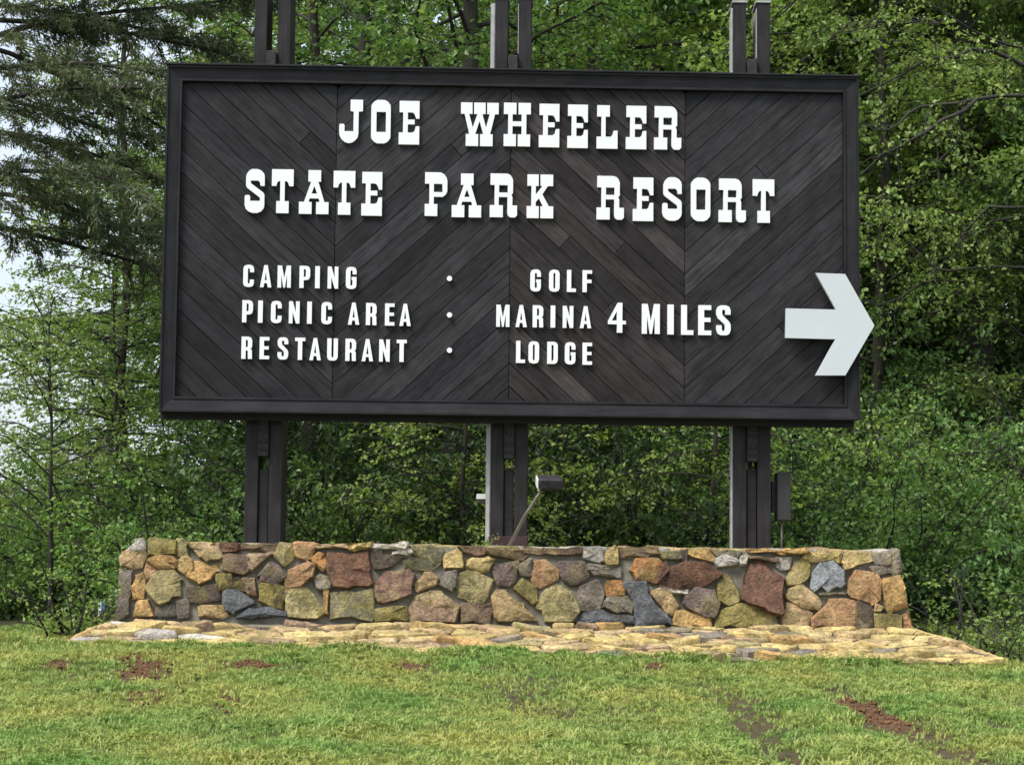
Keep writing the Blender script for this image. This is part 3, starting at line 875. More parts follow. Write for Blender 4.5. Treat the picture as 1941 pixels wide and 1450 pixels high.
# chevron boards, each its own piece
PY = 0.075
panel = empty("panel", SP(0, PY, SIGN_Z), parent=sign)
seams = [x0 + FW - .004] + [at(p, q, PY)[0] for p, q in ((635, 450), (967, 450), (1298, 450))] + [x1 - FW + .004]
pz0, pz1 = z0 + FW - .004, z1 - FW + .004
SL = 0.92
SPC = (seams[2] - seams[1]) * SL / 7
zref = at(635, 467, PY)[2]
PT = .016
rgp = np.random.default_rng(5)
for c in range(4):
    sx0, sx1 = seams[c] + .0015, seams[c + 1] - .0015
    sgn = -1 if c % 2 == 0 else 1           # falling to the right, then rising
    xr = seams[1] if c < 2 else seams[3]
    ang = math.atan(SL) * sgn
    d = np.array([math.cos(ang), math.sin(ang)])
    for k in range(-40, 60):
        zc = zref + k * SPC
        rect = [(sx0, pz0), (sx1, pz0), (sx1, pz1), (sx0, pz1)]
        nx_, nz_ = -d[1], d[0]
        g = .0022
        h0 = nx_ * xr + nz_ * zc + g; h1 = nx_ * xr + nz_ * (zc + SPC) - g
        p = clip_poly(rect, nx_, nz_, h1)
        if len(p) >= 3:
            p = clip_poly(p, -nx_, -nz_, -h0)
        if len(p) < 3 or abs(poly_area(p)) < .0006:
            continue
        pieces = [p]
        tt = [q[0] * d[0] + q[1] * d[1] for q in p]
        if max(tt) - min(tt) > 1.1 and rgp.random() < .22:
            cut = min(tt) + (max(tt) - min(tt)) * rgp.uniform(.3, .7)
            pieces = [clip_poly(p, d[0], d[1], cut - .002), clip_poly(p, -d[0], -d[1], -cut - .002)]
        for pc in pieces:
            if len(pc) < 3:
                continue
            if poly_area(pc) < 0:
                pc = pc[::-1]
            cen = np.mean(pc, 0)
            loc = [((q[0] - cen[0]) * d[0] + (q[1] - cen[1]) * d[1], -(q[0] - cen[0]) * d[1] + (q[1] - cen[1]) * d[0]) for q in pc]
            n = len(loc); V, F = [], []
            lift = rgp.uniform(0, .004)
            for ins, yy in ((0, PT), (0, .004 - lift), (.004, -lift)):
                for (a, b) in loc:
                    L = math.hypot(a, b) + 1e-6
                    V.append((a - a / L * ins * 1.2, yy, b - b / L * ins * 1.2))
            for r_ in range(2):
                for i in range(n):
                    j = (i + 1) % n
                    F.append((r_ * n + i, r_ * n + j, (r_ + 1) * n + j, (r_ + 1) * n + i))
            F.append(tuple(2 * n + i for i in range(n)))
            t = 1.12 + rgp.normal(0, .24)
            if rgp.random() < .13:
                t *= 1.4
            if rgp.random() < .10:
                t *= .72
            warm = 1 + (0.10 if c == 2 else 0) + rgp.normal(0, .02)
            mesh_obj("plank", V, F, M_PLANK, panel, loc=(cen[0], 0, cen[1] - SIGN_Z), rot=(0, -ang, 0), color=(t * warm, t, t / warm, 1))

# ------------------------------------------------------------------ lettering
U = SW / 1321.0
BIG = {
 'E': ([(1,0),(39,0),(39,34),(33,34),(31,28),(28,23),(25,22),(17,22),(17,36),(30,36),(30,45),(17,45),(17,61),(26,61),(30,58),(32,49),(39,48.5),(39,84),(0,84),(0,61),(8,61),(8,22),(1,22)],),
 'J': ([(21,0),(44.5,0),(44.5,22),(36.5,23),(36.5,66),(35,73),(30,79),(24,83),(18,84),(11,82),(5,77),(1,70),(0,62),(0,49),(2,47),(8,47),(10,49),(10,61),(27,61),(27,23),(21,22)],),
 'O': ([(12,0),(25,0),(31,3),(36,9),(37,14),(37,70),(36,75),(31,81),(25,84),(12,84),(6,81),(1,75),(0,70),(0,14),(1,9),(6,3)], [(10,23),(28,23),(28,62),(10,62)]),
 'W': ([(0,0),(22,0),(22,22),(15.6,22),(22.7,48),(31.6,22),(25,22),(25,0),(47,0),(47,22),(41,22),(48,48),(55,22),(50,22),(50,0),(72,0),(72,22),(65,22),(56,61),(61,61),(61,84),(37,84),(37,61),(43,61),(35.8,35.5),(27.5,61),(33.4,61),(33.4,84),(9.7,84),(9.7,61),(16.5,61),(7,22),(0,22)],),
 'H': ([(0,0),(24,0),(24,22),(16.6,22),(16.6,36),(34,36),(34,22),(28,22),(28,0),(51.5,0),(51.5,22),(43,22),(43,61),(50.5,61),(50.5,84),(27,84),(27,61),(34,61),(34,45),(16.6,45),(16.6,61),(23.5,61),(23.5,84),(0,84),(0,61),(8.3,61),(8.3,22),(0,22)],),
 'L': ([(1,0),(25,0),(25,22),(17,22),(17,61),(27,61),(30.5,57),(32,50),(34,49),(40,49),(40,84),(0,84),(0,61),(9,61),(9,22),(1,22)],),
 'R': ([(1,0),(32,0),(38,2),(42,7),(44,13),(44,37),(41,41),(43,45),(43,61),(52,61),(52,80),(48,84),(39,84),(35,81),(33.5,76),(33.5,45),(17,45),(17,61),(25,61),(25,84),(0,84),(0,61),(9,61),(9,22),(1,22)], [(17.5,22),(34,22),(34,36.5),(17.5,36.5)]),
 'S': ([(13,0),(24,0),(31,3),(36,9),(37,15),(37,32),(29.5,32),(28,25),(25,22),(12,22),(10,24),(12,28),(35,45),(37,49),(37,69),(36,75),(31,81),(24,84),(14,84),(7,81),(2,76),(0,69),(0,52),(2,50),(8,50),(10,52),(10,61),(28,61),(29,58),(28,54),(4,36),(2,32),(2,14),(4,8),(8,3)],),
 'T': ([(0,0),(41,0),(41,32),(33,32),(31,26),(28,22.5),(24.5,22.5),(24.5,61),(32.5,61),(32.5,84),(9,84),(9,61),(16,61),(16,22.5),(13,22.5),(10,26),(8.5,32),(0,32)],),
 'A': ([(17,0),(41,0),(41,22),(36,22),(48,61),(56,61),(56,84),(32.5,84),(32.5,61),(39,61),(37,54),(20,54),(18,61),(24,61),(24,84),(0,84),(0,61),(9.5,61),(22.5,22),(17,22)], [(28.7,30),(34,45),(23.3,45)]),
 'P': ([(0,0),(30,0),(37,4),(41,10),(42.5,16),(42.5,36),(40,42),(34,47),(17,47),(17,61),(24,61),(24,84),(0,84),(0,61),(8.5,61),(8.5,22),(0,22)], [(17,22),(33,22),(33.5,38),(17,38)]),
 'K': ([(1,0),(22.5,0),(22.5,22),(17,22),(17,38.5),(30,22),(26,22),(26,0),(50,0),(50,22),(40,22),(29.5,38),(42,61),(50.5,61),(50.5,84),(26,84),(26,61),(31,61),(23,46),(17,53),(17,61),(23,61),(23,84),(0,84),(0,61),(8.7,61),(8.7,22),(1,22)],)}
OUT = [(7,0),(13,0),(18,2),(20,7),(20,35),(18,40),(13,42),(7,42),(2,40),(0,35),(0,7),(2,2)]
SMALL = {
 'C': ([(7,0),(13,0),(18,2),(20,7),(20,14),(12.5,14),(12.5,8),(11,6.5),(9.5,6.5),(8.5,8),(8.5,34),(9.5,35.5),(11,35.5),(12.5,34),(12.5,28),(20,28),(20,35),(18,40),(13,42),(7,42),(2,40),(0,35),(0,7),(2,2)],),
 'G': ([(7,0),(13,0),(18,2),(20,7),(20,14),(12.5,14),(12.5,8),(11,6.5),(9.5,6.5),(8.5,8),(8.5,34),(9.5,35.5),(11,35.5),(12.5,34),(12.5,25),(10.8,25),(10.8,19),(20,19),(20,35),(18,40),(13,42),(7,42),(2,40),(0,35),(0,7),(2,2)],),
 'A': ([(7.5,0),(14,0),(21.5,42),(14.5,42),(13.3,34),(8,34),(6.8,42),(0,42)], [(10.7,12),(12.8,28.5),(8.7,28.5)]),
 'M': ([(0,0),(8,0),(12.5,24),(17,0),(25,0),(25,42),(18,42),(18,17),(14,42),(11,42),(7,17),(7,42),(0,42)],),
 'P': ([(0,0),(13,0),(18,2),(20,7),(20,19),(18,25),(13,27),(8,27),(8,42),(0,42)], [(8,6),(10.5,6),(12,8),(12,19),(10.5,21),(8,21)]),
 'I': ([(0,0),(8.7,0),(8.7,42),(0,42)],),
 'N': ([(0,0),(7,0),(13,21),(13,0),(20,0),(20,42),(13.5,42),(7,20),(7,42),(0,42)],),
 'R': ([(0,0),(13,0),(18,2),(20,7),(20,17),(19,21),(17,23),(19.5,25),(20,42),(12.5,42),(12,27),(11,26),(8,26),(8,42),(0,42)], [(8,6),(10.5,6),(12,8),(12,18),(10.5,20),(8,20)]),
 'E': ([(0,0),(18,0),(18,6.5),(8,6.5),(8,17.5),(17,17.5),(17,23.5),(8,23.5),(8,35.5),(18,35.5),(18,42),(0,42)],),
 'F': ([(0,0),(18,0),(18,6.5),(8,6.5),(8,18),(17,18),(17,24.5),(8,24.5),(8,42),(0,42)],),
 'S': ([(6,0),(14,0),(18,2),(20,7),(20,13),(12.5,13),(12.5,8),(11,6),(9,6),(8,8),(8,12),(9,14),(18,23),(20,27),(20,35),(18,40),(14,42),(6,42),(2,40),(0,35),(0,28),(7.5,28),(7.5,34),(9,36),(11,36),(12,34),(12,29),(11,26),(2,18),(0,13),(0,7),(2,2)],),
 'T': ([(0,0),(19,0),(19,6.5),(13.5,6.5),(13.5,42),(5.5,42),(5.5,6.5),(0,6.5)],),
 'U': ([(0,0),(8,0),(8,34),(9.3,36),(10.7,36),(12,34),(12,0),(20,0),(20,35),(18,40),(14,42),(6,42),(2,40),(0,35)],),
 'O': (OUT, [(9,6),(11,6),(11.9,8),(11.9,34),(11,36),(9,36),(8.1,34),(8.1,8)]),
 'L': ([(0,0),(8,0),(8,35.5),(17,35.5),(17,42),(0,42)],),
 'D': ([(0,0),(13,0),(18,2),(20,7),(20,35),(18,40),(13,42),(0,42)], [(8,6),(10.5,6),(12,8),(12,34),(10.5,36),(8,36)]),
 '4': ([(13.3,0),(20,0),(20,25),(25,25.5),(25,30.2),(20,30.2),(20,42),(12.5,42),(12.5,30.2),(0,30.2),(0,25.4)], [(12.2,12),(12.2,25),(5.2,25)]),
 '.': ([(5 * math.cos(2 * math.pi * k / 14), 5 * math.sin(2 * math.pi * k / 14)) for k in range(14)],)}


def glyph_mesh(loops, thick, name="letter", mat=None):
    L3 = [[Vector((x * U, -y * U, 0)) for x, y in lp] for lp in loops]
    flat = [p for lp in L3 for p in lp]; n = len(flat)
    tris = tessellate_polygon(L3)
    e = .0025
    V = [(p.x, 0, p.y) for p in flat] + [(p.x, thick, p.y) for p in flat]
    F = []
    for t in tris:
        a, b, c = (flat[i] for i in t)
        t = t if (b - a).cross(c - a).z > 0 else (t[0], t[2], t[1])
        F.append(tuple(t)); F.append((t[0] + n, t[2] + n, t[1] + n))
    s = 0
    for lp in L3:
        m = len(lp)
        for i in range(m):
            j = (i + 1) % m
            F.append((s + i, s + i + n, s + j + n, s + j))
        s += m
    me = bpy.data.meshes.new(name); me.from_pydata(V, [], F); me.update()
    me.materials.append(mat or M_WHITE)
    return me


LY, LT = 0.040, 0.030                # front of the letters and their thickness
cache = {}


def letter(table, ch, px, py, scale=1.0):
    key = (id(table), ch)
    if key not in cache:
        cache[key] = glyph_mesh(table[ch], LT)
    p = at(px, py, LY)
    o = link("bullet_dot" if ch == '.' else "letter", cache[key], None, sign, SP(*p))
    o.scale = (scale, 1, scale)


for ch, px, py in [('J', 643.9, 189), ('O', 704.2, 189.6), ('E', 756.7, 191.6), ('W', 874, 194.5), ('H', 955.4, 195), ('E', 1022, 197), ('E', 1076, 198.5), ('L', 1131.4, 199.8), ('E', 1186.8, 200.8), ('R', 1240.3, 201.5),
                   ('S', 465, 320.5), ('T', 515.8, 321), ('A', 567.8, 322.5), ('T', 632.7, 324), ('E', 685.9, 326), ('P', 805.9, 326.7), ('A', 857, 328.9), ('R', 929, 329), ('K', 999, 330.8),
                   ('R', 1131.4, 333.6), ('E', 1200, 336.5), ('S', 1255.7, 336), ('O', 1310, 336.8), ('R', 1362.5, 338.6), ('T', 1427.3, 340)]:
    letter(BIG, ch, px, py)
for word, xs, y0_, y1_ in [("CAMPING", (461.5, 493.4, 526.5, 568, 597.7, 621.4, 656), 502, 506), ("PICNIC", (459.5, 489.5, 514, 548, 582.5, 609.5), 569, 572.5),
                           ("AREA", (660, 694, 730, 757.5), 573.5, 576), ("RESTAURANT", (458, 492.5, 526.5, 559.5, 587, 620.5, 655, 686, 719, 752), 638, 644),
                           ("GOLF", (1005.5, 1041, 1075, 1104.5), 510.8, 512.3), ("MARINA", (941, 977.5, 1010, 1044, 1067, 1099.5), 577.6, 580.3), ("LODGE", (978.5, 1002, 1037.5, 1071, 1104.5), 646, 649.5)]:
    for i, (ch, px) in enumerate(zip(word, xs)):
        letter(SMALL, ch, px, y0_ + (y1_ - y0_) * i / (len(xs) - 1))
for ch, px, py in [('4', 1152.8, 573.7), ('M', 1217, 576), ('I', 1265.5, 577.3), ('L', 1291.5, 578), ('E', 1324, 578.5), ('S', 1358, 578.8)]:
    letter(SMALL, ch, px, py, 1.36)
for py in (528, 597, 664):
    letter(SMALL, '.', 852, py)
# arrow: a thick board standing off the frame and running past its edge
AYF = -0.045
ap = [at(px, py, AYF) for px, py in [(1546, 517.5), (1602, 519.5), (1657.5, 617), (1602.5, 711.5), (1546, 711.5), (1583.5, 643), (1489, 640.5), (1490, 584.5), (1585, 587)]]
ac = np.mean(ap, 0)
ame = glyph_mesh(([((p[0] - ac[0]) / U, -(p[2] - ac[2]) / U) for p in ap],), .04, "arrow", M_ARROW)
link("arrow", ame, None, sign, SP(*ac))
V, F = [], []
for bx_, bz_ in ((1530, 612), (1590, 560), (1590, 670)):
    p = at(bx_, bz_, 0.0); box(V, F, p[0] - .03, p[0] + .03, -.005, .06, p[2] - .03, p[2] + .03)
mesh_obj("arrow_mount", [SP(*v) for v in V], F, M_BACK, sign)

# ------------------------------------------------------------------ posts
PYF, PDEP = 0.275, 0.34
TOPZ = 5.565
posts_px = [(464, 534.5, 1000, 'left'), (931, 1001, 1000, 'middle'), (1392, 1463, 1000, 'right')]
TURN = R(-3.2)
for k, (pa, pb, py, which) in enumerate(posts_px):
    a, b = at(pa, py, PYF), at(pb, py + 1, PYF)
    W = b[0] - a[0]; cx = (a[0] + b[0]) / 2
    tw = W * 0.355
    post = empty("post", SP(cx, PYF + PDEP / 2, WALL_TOP), parent=sign, rz=TURN)
    z_b, z_t = -0.10, TOPZ - WALL_TOP
    for s in (-1, 1):
        V, F = [], []
        cxx = s * (W / 2 - tw / 2)
        L2 = (z_t - z_b) / 2
        box(V, F, -L2, L2, -PDEP / 2, PDEP / 2, -tw / 2, tw / 2, .006)
        t = mesh_obj("timber", V, F, M_TIMBER, post, loc=(cxx, 0, (z_b + z_t) / 2), rot=(0, math.pi / 2, 0), color=(1, 1, 1, 1))
        if which != 'left':
            V, F = [], []
            xs = cxx - tw / 2
            zl = z_b + .01 if s < 0 else z1 - WALL_TOP + .23
            box(V, F, xs - .007, xs - .001, -PDEP / 2 + .012, PDEP / 2 - .012, zl, z_t - .05)
            mesh_obj("side_plate", V, F, M_GALV, post)
            if s < 0:
                V, F = [], []
                aw = .034 if which == 'middle' else .016
                for za, zb_ in ((z_b + .01, SIGN_Z - WALL_TOP - .06), (z1 - WALL_TOP + .03, z_t - .05)):
                    box(V, F, xs - .008 - aw, xs - .008, -PDEP / 2 + .004, -PDEP / 2 + .010, za, zb_)
                mesh_obj("steel_angle", V, F, M_GALV, post)
        V, F = [], []
        box(V, F, cxx - tw / 2 - .012, cxx + tw / 2 + .012, -PDEP / 2 - .012, PDEP / 2 + .012, z_t - .004, z_t + .016, .004)
        mesh_obj("post_cap", V, F, M_GALV, post)
    gw = W / 2 - tw
    # filler board low between the timbers
    fz = at(pa, 889, PYF)[2] - WALL_TOP
    V, F = [], []; box(V, F, -gw + .006, gw - .006, -PDEP / 2 + .03, -PDEP / 2 + .10, z_b, fz, .004)
    mesh_obj("filler_board", V, F, M_TIMBER, post, color=(.9, .9, .92, 1))
    # steel bracket under the sign and block above it
    for (u0, u1, zz0, zz1) in ((-gw + .002, gw - .002, SIGN_Z - .365 - WALL_TOP, SIGN_Z - .02 - WALL_TOP), (-gw + .004, gw - .004, z1 - WALL_TOP - .1, z1 - WALL_TOP + .20)):
        V, F = [], []; box(V, F, u0, u1, -PDEP / 2 - .06, -PDEP / 2 + .12, zz0, zz1, .006)
        br = mesh_obj("bracket", V, F, M_STEEL, post)
        if zz1 < 1.6:
            for bz in (.07, .12, .22, .29):
                for bu in (-.5, .5):
                    V, F = [], []
                    c = np.array((bu * gw, -PDEP / 2 - .06, zz1 - bz))
                    tube(V, F, [c + (0, .002, 0), c + (0, -.008, 0)], [.014, .012], 6)
                    mesh_obj("bolt", V, F, M_BACK, br)
    # bolts along the left side plate
    if which != 'left':
        for pyb in (850, 905, 945, 990, 1020):
            zb = at(pa, pyb, PYF)[2] - WALL_TOP
            c = np.array((-W / 2 - .012, -PDEP / 2 + .05 + .05 * (pyb % 3), zb)); V, F = [], []
            tube(V, F, [c + (.003, 0, 0), c + (-.016, 0, 0)], [.015, .013], 6)
            mesh_obj("bolt", V, F, M_STEEL, post)
    if which == 'middle':
        V, F = [], []; box(V, F, -W / 2 - .012, W / 2 + .006, -PDEP / 2 - .014, PDEP / 2 + .01, -.02, .082, .004)
        mesh_obj("base_shoe", V, F, M_RUST, post)
    # dark slots beside the filler board
    if which == 'right':
        V, F = [], []; box(V, F, -.012, .03, PDEP / 2 - .08, PDEP / 2 - .04, fz - .05, fz + .12)
        mesh_obj("rear_strap", V, F, M_GALV, post)

# ------------------------------------------------------------------ floodlight, boxes on the posts
b0 = at(962, 1030, 0.02); b1 = at(1027, 929, -0.62)
fl = empty("floodlight", tuple(b0), "small black floodlight on a thin grey arm leaning out from the middle post", "floodlight")
V, F = [], []; tube(V, F, [(0, 0, -.05), tuple((b1 - b0) * .5 + (0, 0, .004)), tuple(b1 - b0)], [.016, .015, .014], 8)
mesh_obj("arm", V, F, M_ARM, fl, True)
V, F = [], []; box(V, F, -.05, .05, -.05, .05, -.06, -.035, .004)
mesh_obj("arm_foot", V, F, M_RUST, fl)
hc = at(1042, 914, -0.62) - b0
V, F = [], []; box(V, F, -.098, .106, -.10, .10, -.045, .045, .012)
mesh_obj("lamp_housing", V, F, M_STEEL, fl, loc=tuple(hc), rot=(R(14), 0, R(2)))
V, F = [], []; box(V, F, -.112, -.099, -.085, .085, -.040, .040, .004)
mesh_obj("lit_end", V, F, M_WHITEBOX, fl, loc=tuple(hc), rot=(R(14), 0, R(2)))  # white end stands in for light falling on the housing's left side
V, F = [], []; box(V, F, -.085, .092, .101, .106, -.034, .034)
mesh_obj("lens", V, F, M_GLASS, fl, loc=tuple(hc), rot=(R(14), 0, R(2)))
V, F = [], []; box(V, F, -.10, -.08, -.02, .02, -.075, -.04, .003)
mesh_obj("swivel", V, F, M_WHITEBOX, fl, loc=tuple(hc))

jb = at(912, 944, 0.40)
jbx = empty("junction_box", tuple(jb), "small white junction box on the left side of the middle post", "electrical box")
V, F = [], []; box(V, F, -.042, .047, -.05, .05, -.012, .036, .005)
mesh_obj("lid", V, F, M_WHITEBOX, jbx)
V, F = [], []; box(V, F, -.035, .045, -.04, .04, -.046, -.014, .004)
mesh_obj("body", V, F, M_GREYBOX, jbx)

eb = at(1483.5, 942, 0.42)
ebx = empty("meter_box", tuple(eb), "tall grey electrical box on the right side of the right post", "electrical box")
V, F = [], []; box(V, F, -.062, .062, -.07, .07, -.215, .215, .006)
mesh_obj("body", V, F, M_GREYBOX, ebx)
V, F = [], []; box(V, F, -.056, .056, -.079, -.072, -.205, .205, .003)
mesh_obj("door", V, F, M_GREYBOX, ebx)
V, F = [], []; box(V, F, -.10, -.064, -.03, .03, -.14, .14)
mesh_obj("mount", V, F, M_STEEL, ebx)
ze = eb[2] - WALL_TOP
V, F = [], []; tube(V, F, [(-.012, 0, -.215), (-.012, 0, -ze + .05), (-.012, -.0, -ze - .03)], [.010, .010, .010], 8)
mesh_obj("conduit", V, F, M_ARM, ebx, True)


# ------------------------------------------------------------------ trees, shrubs and plants
UPV = np.array([0, 0, 1.0])


class Plant:
    """collects wood (tubes) and leaves of one plant, base at the origin"""

    def __init__(self, seed, clump=True):
        self.clump = clump
        self.r = np.random.default_rng(seed)
        self.V, self.F = [], []
        self.LP, self.LD, self.LN, self.LS = [], [], [], []

    def wood(self, path, rad, n=5):
        tube(self.V, self.F, path, rad, n, cap=False)

    def leaves(self, path, count, size, spread, flat=0.6, tilt=0.5, t0=0.0):
        r = self.r
        if count < 1:
            return
        P = np.array(path); m = len(P) - 1
        t = (t0 + (1 - t0) * r.random(count)) * m
        i = np.minimum(t.astype(int), m - 1); f = (t - i)[:, None]
        ncl = max(1, count // 7)
        cl = r.integers(0, ncl, count); t_c = (t0 + (1 - t0) * r.random(ncl)) * m
        if self.clump:
            t = np.clip(t_c[cl] + r.normal(0, .06 * m, count), 0, m - 1e-4); i = np.minimum(t.astype(int), m - 1); f = (t - i)[:, None]
        p = P[i] * (1 - f) + P[i + 1] * f
        d = P[i + 1] - P[i]; d /= np.linalg.norm(d, axis=1)[:, None] + 1e-9
        if self.clump:
            off = r.normal(0, spread, (ncl, 3))[cl] + r.normal(0, .055, (count, 3))
        else:
            off = r.normal(0, spread, (count, 3))
        off[:, 2] *= flat
        p = p + off
        ax = d + r.normal(0, 0.9, (count, 3)); ax[:, 2] -= 0.35
        ax /= np.linalg.norm(ax, axis=1)[:, None] + 1e-9
        nn = UPV + r.normal(0, tilt, (count, 3))
        nn -= (nn * ax).sum(1)[:, None] * ax
        nn /= np.linalg.norm(nn, axis=1)[:, None] + 1e-9
        self.LP.append(p); self.LD.append(ax); self.LN.append(nn); self.LS.append(size * r.uniform(0.6, 1.25, count))

    def leaf_mesh(self, name, m, wide=0.36):
        p, d, nn, s = (np.concatenate(a) for a in (self.LP, self.LD, self.LN, self.LS))
        s = s[:, None]; c = np.cross(d, nn)
        V = np.empty((len(p), 4, 3), np.float32)
        V[:, 0] = p; V[:, 1] = p + d * s * 0.48 + c * s * wide + nn * s * 0.10
        V[:, 2] = p + d * s - nn * s * 0.10; V[:, 3] = p + d * s * 0.48 - c * s * wide + nn * s * 0.10
        b = np.arange(len(p), dtype=np.int32)[:, None] * 4
        F = np.concatenate([b + np.array([[0, 2, 1]]), b + np.array([[0, 3, 2]])], 1).reshape(-1, 3)
        return fast_mesh(name, V.reshape(-1, 3), F, m, False)

    def wood_mesh(self, name, m):
        me = bpy.data.meshes.new(name); me.from_pydata(self.V, [], self.F); me.update()
        me.polygons.foreach_set("use_smooth", [True] * len(me.polygons)); me.materials.append(m)
        return me


def branch_path(r, p0, az, el, L, droop, n=6, wig=0.06):
    P = [np.array(p0, float)]
    a, e = az, el
    for k in range(n):
        a += r.normal(0, wig * 3); e += r.normal(0, wig * 2) - droop / n
        P.append(P[-1] + L / n * np.array([math.cos(a) * math.cos(e), math.sin(a) * math.cos(e), math.sin(e)]))
    return P


def grow_tree(seed, H, r0, cb, Rr, nl, leaf, dens, droop=0.5, el0=0.5, spread=0.16, top=11.0):
    """trunk, limbs with flat sprays of twigs, leaves along the twigs. Returns a Plant with a separate trunk"""
    T = Plant(seed); B = Plant(seed + 1); r = B.r
    n = 12; trunk = [np.array([0, 0, -0.3])]
    sway = r.normal(0, 0.05, (n, 2)).cumsum(0) * H / 12
    for k in range(n):
        trunk.append(np.array([sway[k, 0], sway[k, 1], H * (k + 1) / n]))
    rad = [r0 * 1.35] + [r0 * (1 - 0.85 * (k + 1) / n) for k in range(n)]
    T.wood(trunk, rad, 9)

    def tp(h):
        f = h / H * n; i = min(int(f), n - 1); a = trunk[max(i, 0)] if i > 0 else np.array([0, 0, 0.0]); b = trunk[i + 1]
        return a + (b - a) * (f - i)
    for i in range(nl):
        u = (i + 0.5) / nl; h = cb + (H - cb) * u ** 0.95
        az = i * 2.399 + r.normal(0, .35)
        L = (Rr * (1 - max(0, (h - cb) / (H - cb)) ** 2.0) * r.uniform(.65, 1.15) + 0.5)
        p = branch_path(r, tp(h), az, el0 + r.normal(0, .18), L, droop * r.uniform(.6, 1.5))
        rl = max(0.010, r0 * 0.22 * (1 - u * .6) * (L / Rr))
        B.wood(p, [rl * (1 - .85 * k / 6) + .003 for k in range(7)], 5)
        k_d = dens * (1.0 if h < top else 0.45)
        m = max(4, int(L * 5.5))
        for j in range(m):
            t = 0.22 + 0.78 * (j + r.random()) / m
            f = t * 6; ii = min(int(f), 5); q = p[ii] + (p[ii + 1] - p[ii]) * (f - ii)
            side = 1 if j % 2 else -1
            l2 = (0.35 + L * .26 * (1.15 - t)) * r.uniform(.6, 1.3)
            w = branch_path(r, q, az + side * r.uniform(.5, 1.2), r.normal(.05, .22), l2, .35, 4, .08)
            B.wood(w, [.010, .008, .006, .004, .002], 3)
            B.leaves(w, int(k_d * l2 * 26), leaf, spread, .55)
        B.leaves(p, int(k_d * L * 9), leaf, spread * 1.2, .6, t0=.55)
    return T, B


def grow_shrub(seed, H, Rr, ns, leaf, dens, spread=.10):
    T = Plant(seed); B = Plant(seed + 1); r = B.r
    for i in range(ns):
        az = r.uniform(0, 6.283); el = r.uniform(.55, 1.45)
        L = H * r.uniform(.6, 1.1)
        b = np.array([r.normal(0, Rr * .22), r.normal(0, Rr * .22), -.1])
        p = branch_path(r, b, az, el, L, .5, 6, .06)
        T.wood(p, [.016 * (1 - .8 * k / 6) + .002 for k in range(7)], 4)
        m = max(5, int(L * 8))
        for j in range(m):
            t = .12 + .88 * (j + r.random()) / m
            f = t * 6; ii = min(int(f), 5); q = p[ii] + (p[ii + 1] - p[ii]) * (f - ii)
            l2 = r.uniform(.2, .5) * (Rr / 1.2)
            w = branch_path(r, q, r.uniform(0, 6.283), r.normal(.15, .3), l2, .5, 3, .1)
            T.wood(w, [.005, .004, .003, .002], 3)
            B.leaves(w, int(dens * l2 * 38), leaf, spread, .6)
    return T, B


PROTO = {}


def proto(key, fn, wood_m, leaf_m, tree=True):
    T, B = fn()
    PROTO[key] = (T.wood_mesh("trunk" if tree else "stems", wood_m), B.wood_mesh("branches", wood_m) if tree else None, B.leaf_mesh("crown" if tree else "foliage", leaf_m))


def plant(key, name, label, cat, x, y, rz=0.0, s=1.0, sz=None, tint=(1, 1, 1), group=None, z=None):
    tm, bm, lm = PROTO[key]
    zz = float(hgt(x, y)) if z is None else z
    o = empty(name, (x, y, zz), label, cat, group, rz)
    o.scale = (s, s, sz or s)
    link("trunk" if bm else "stems", tm, None, o)
    if bm:
        link("branches", bm, None, o)
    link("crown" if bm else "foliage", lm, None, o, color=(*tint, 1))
    return o


def px_x(px, Y, py=700):
    return float(at(px, py, Y)[0])


proto('a', lambda: grow_tree(301, 13.5, .17, 2.0, 3.3, 52, .090, 1.5), M_BARK, M_LEAF)
proto('b', lambda: grow_tree(302, 14.5, .20, 2.6, 3.6, 54, .090, 1.6, .7, .35), M_BARK, M_LEAFY)
proto('c', lambda: grow_tree(303, 11.0, .11, 1.2, 2.4, 50, .080, 1.5, .6, .3, .13), M_BARK, M_LEAF)
proto('d', lambda: grow_tree(304, 15.5, .20, 2.4, 4.0, 56, .110, 1.4, .6, .4, .20), M_BARKD, M_LEAFD)
proto('e', lambda: grow_tree(305, 12.5, .12, 2.4, 2.6, 40, .085, 1.1, .5, .5, .16), M_BARK, M_LEAFY)       # open crown
proto('f', lambda: grow_tree(308, 11.0, .10, .9, 2.7, 64, .072, 1.7, .7, .35, .16), M_BARK, M_LEAFY)        # leafy to the ground
proto('s', lambda: grow_tree(306, 5.2, .045, .5, 1.5, 38, .070, 1.3, .6, .35, .10), M_BARK, M_LEAFY)         # sapling
proto('t', lambda: grow_tree(307, 4.2, .040, .9, 1.5, 34, .062, 1.3, .4, .5, .12), M_BARKD, M_LEAFY)
proto('u', lambda: grow_shrub(311, 2.6, 1.3, 28, .068, 1.3), M_BARKD, M_LEAFD, False)
proto('v', lambda: grow_shrub(312, 2.0, 1.2, 26, .062, 1.4), M_BARKD, M_LEAF, False)
proto('w', lambda: grow_shrub(313, 1.2, .8, 18, .055, 1.0, .07), M_BARKD, M_LEAFY, False)

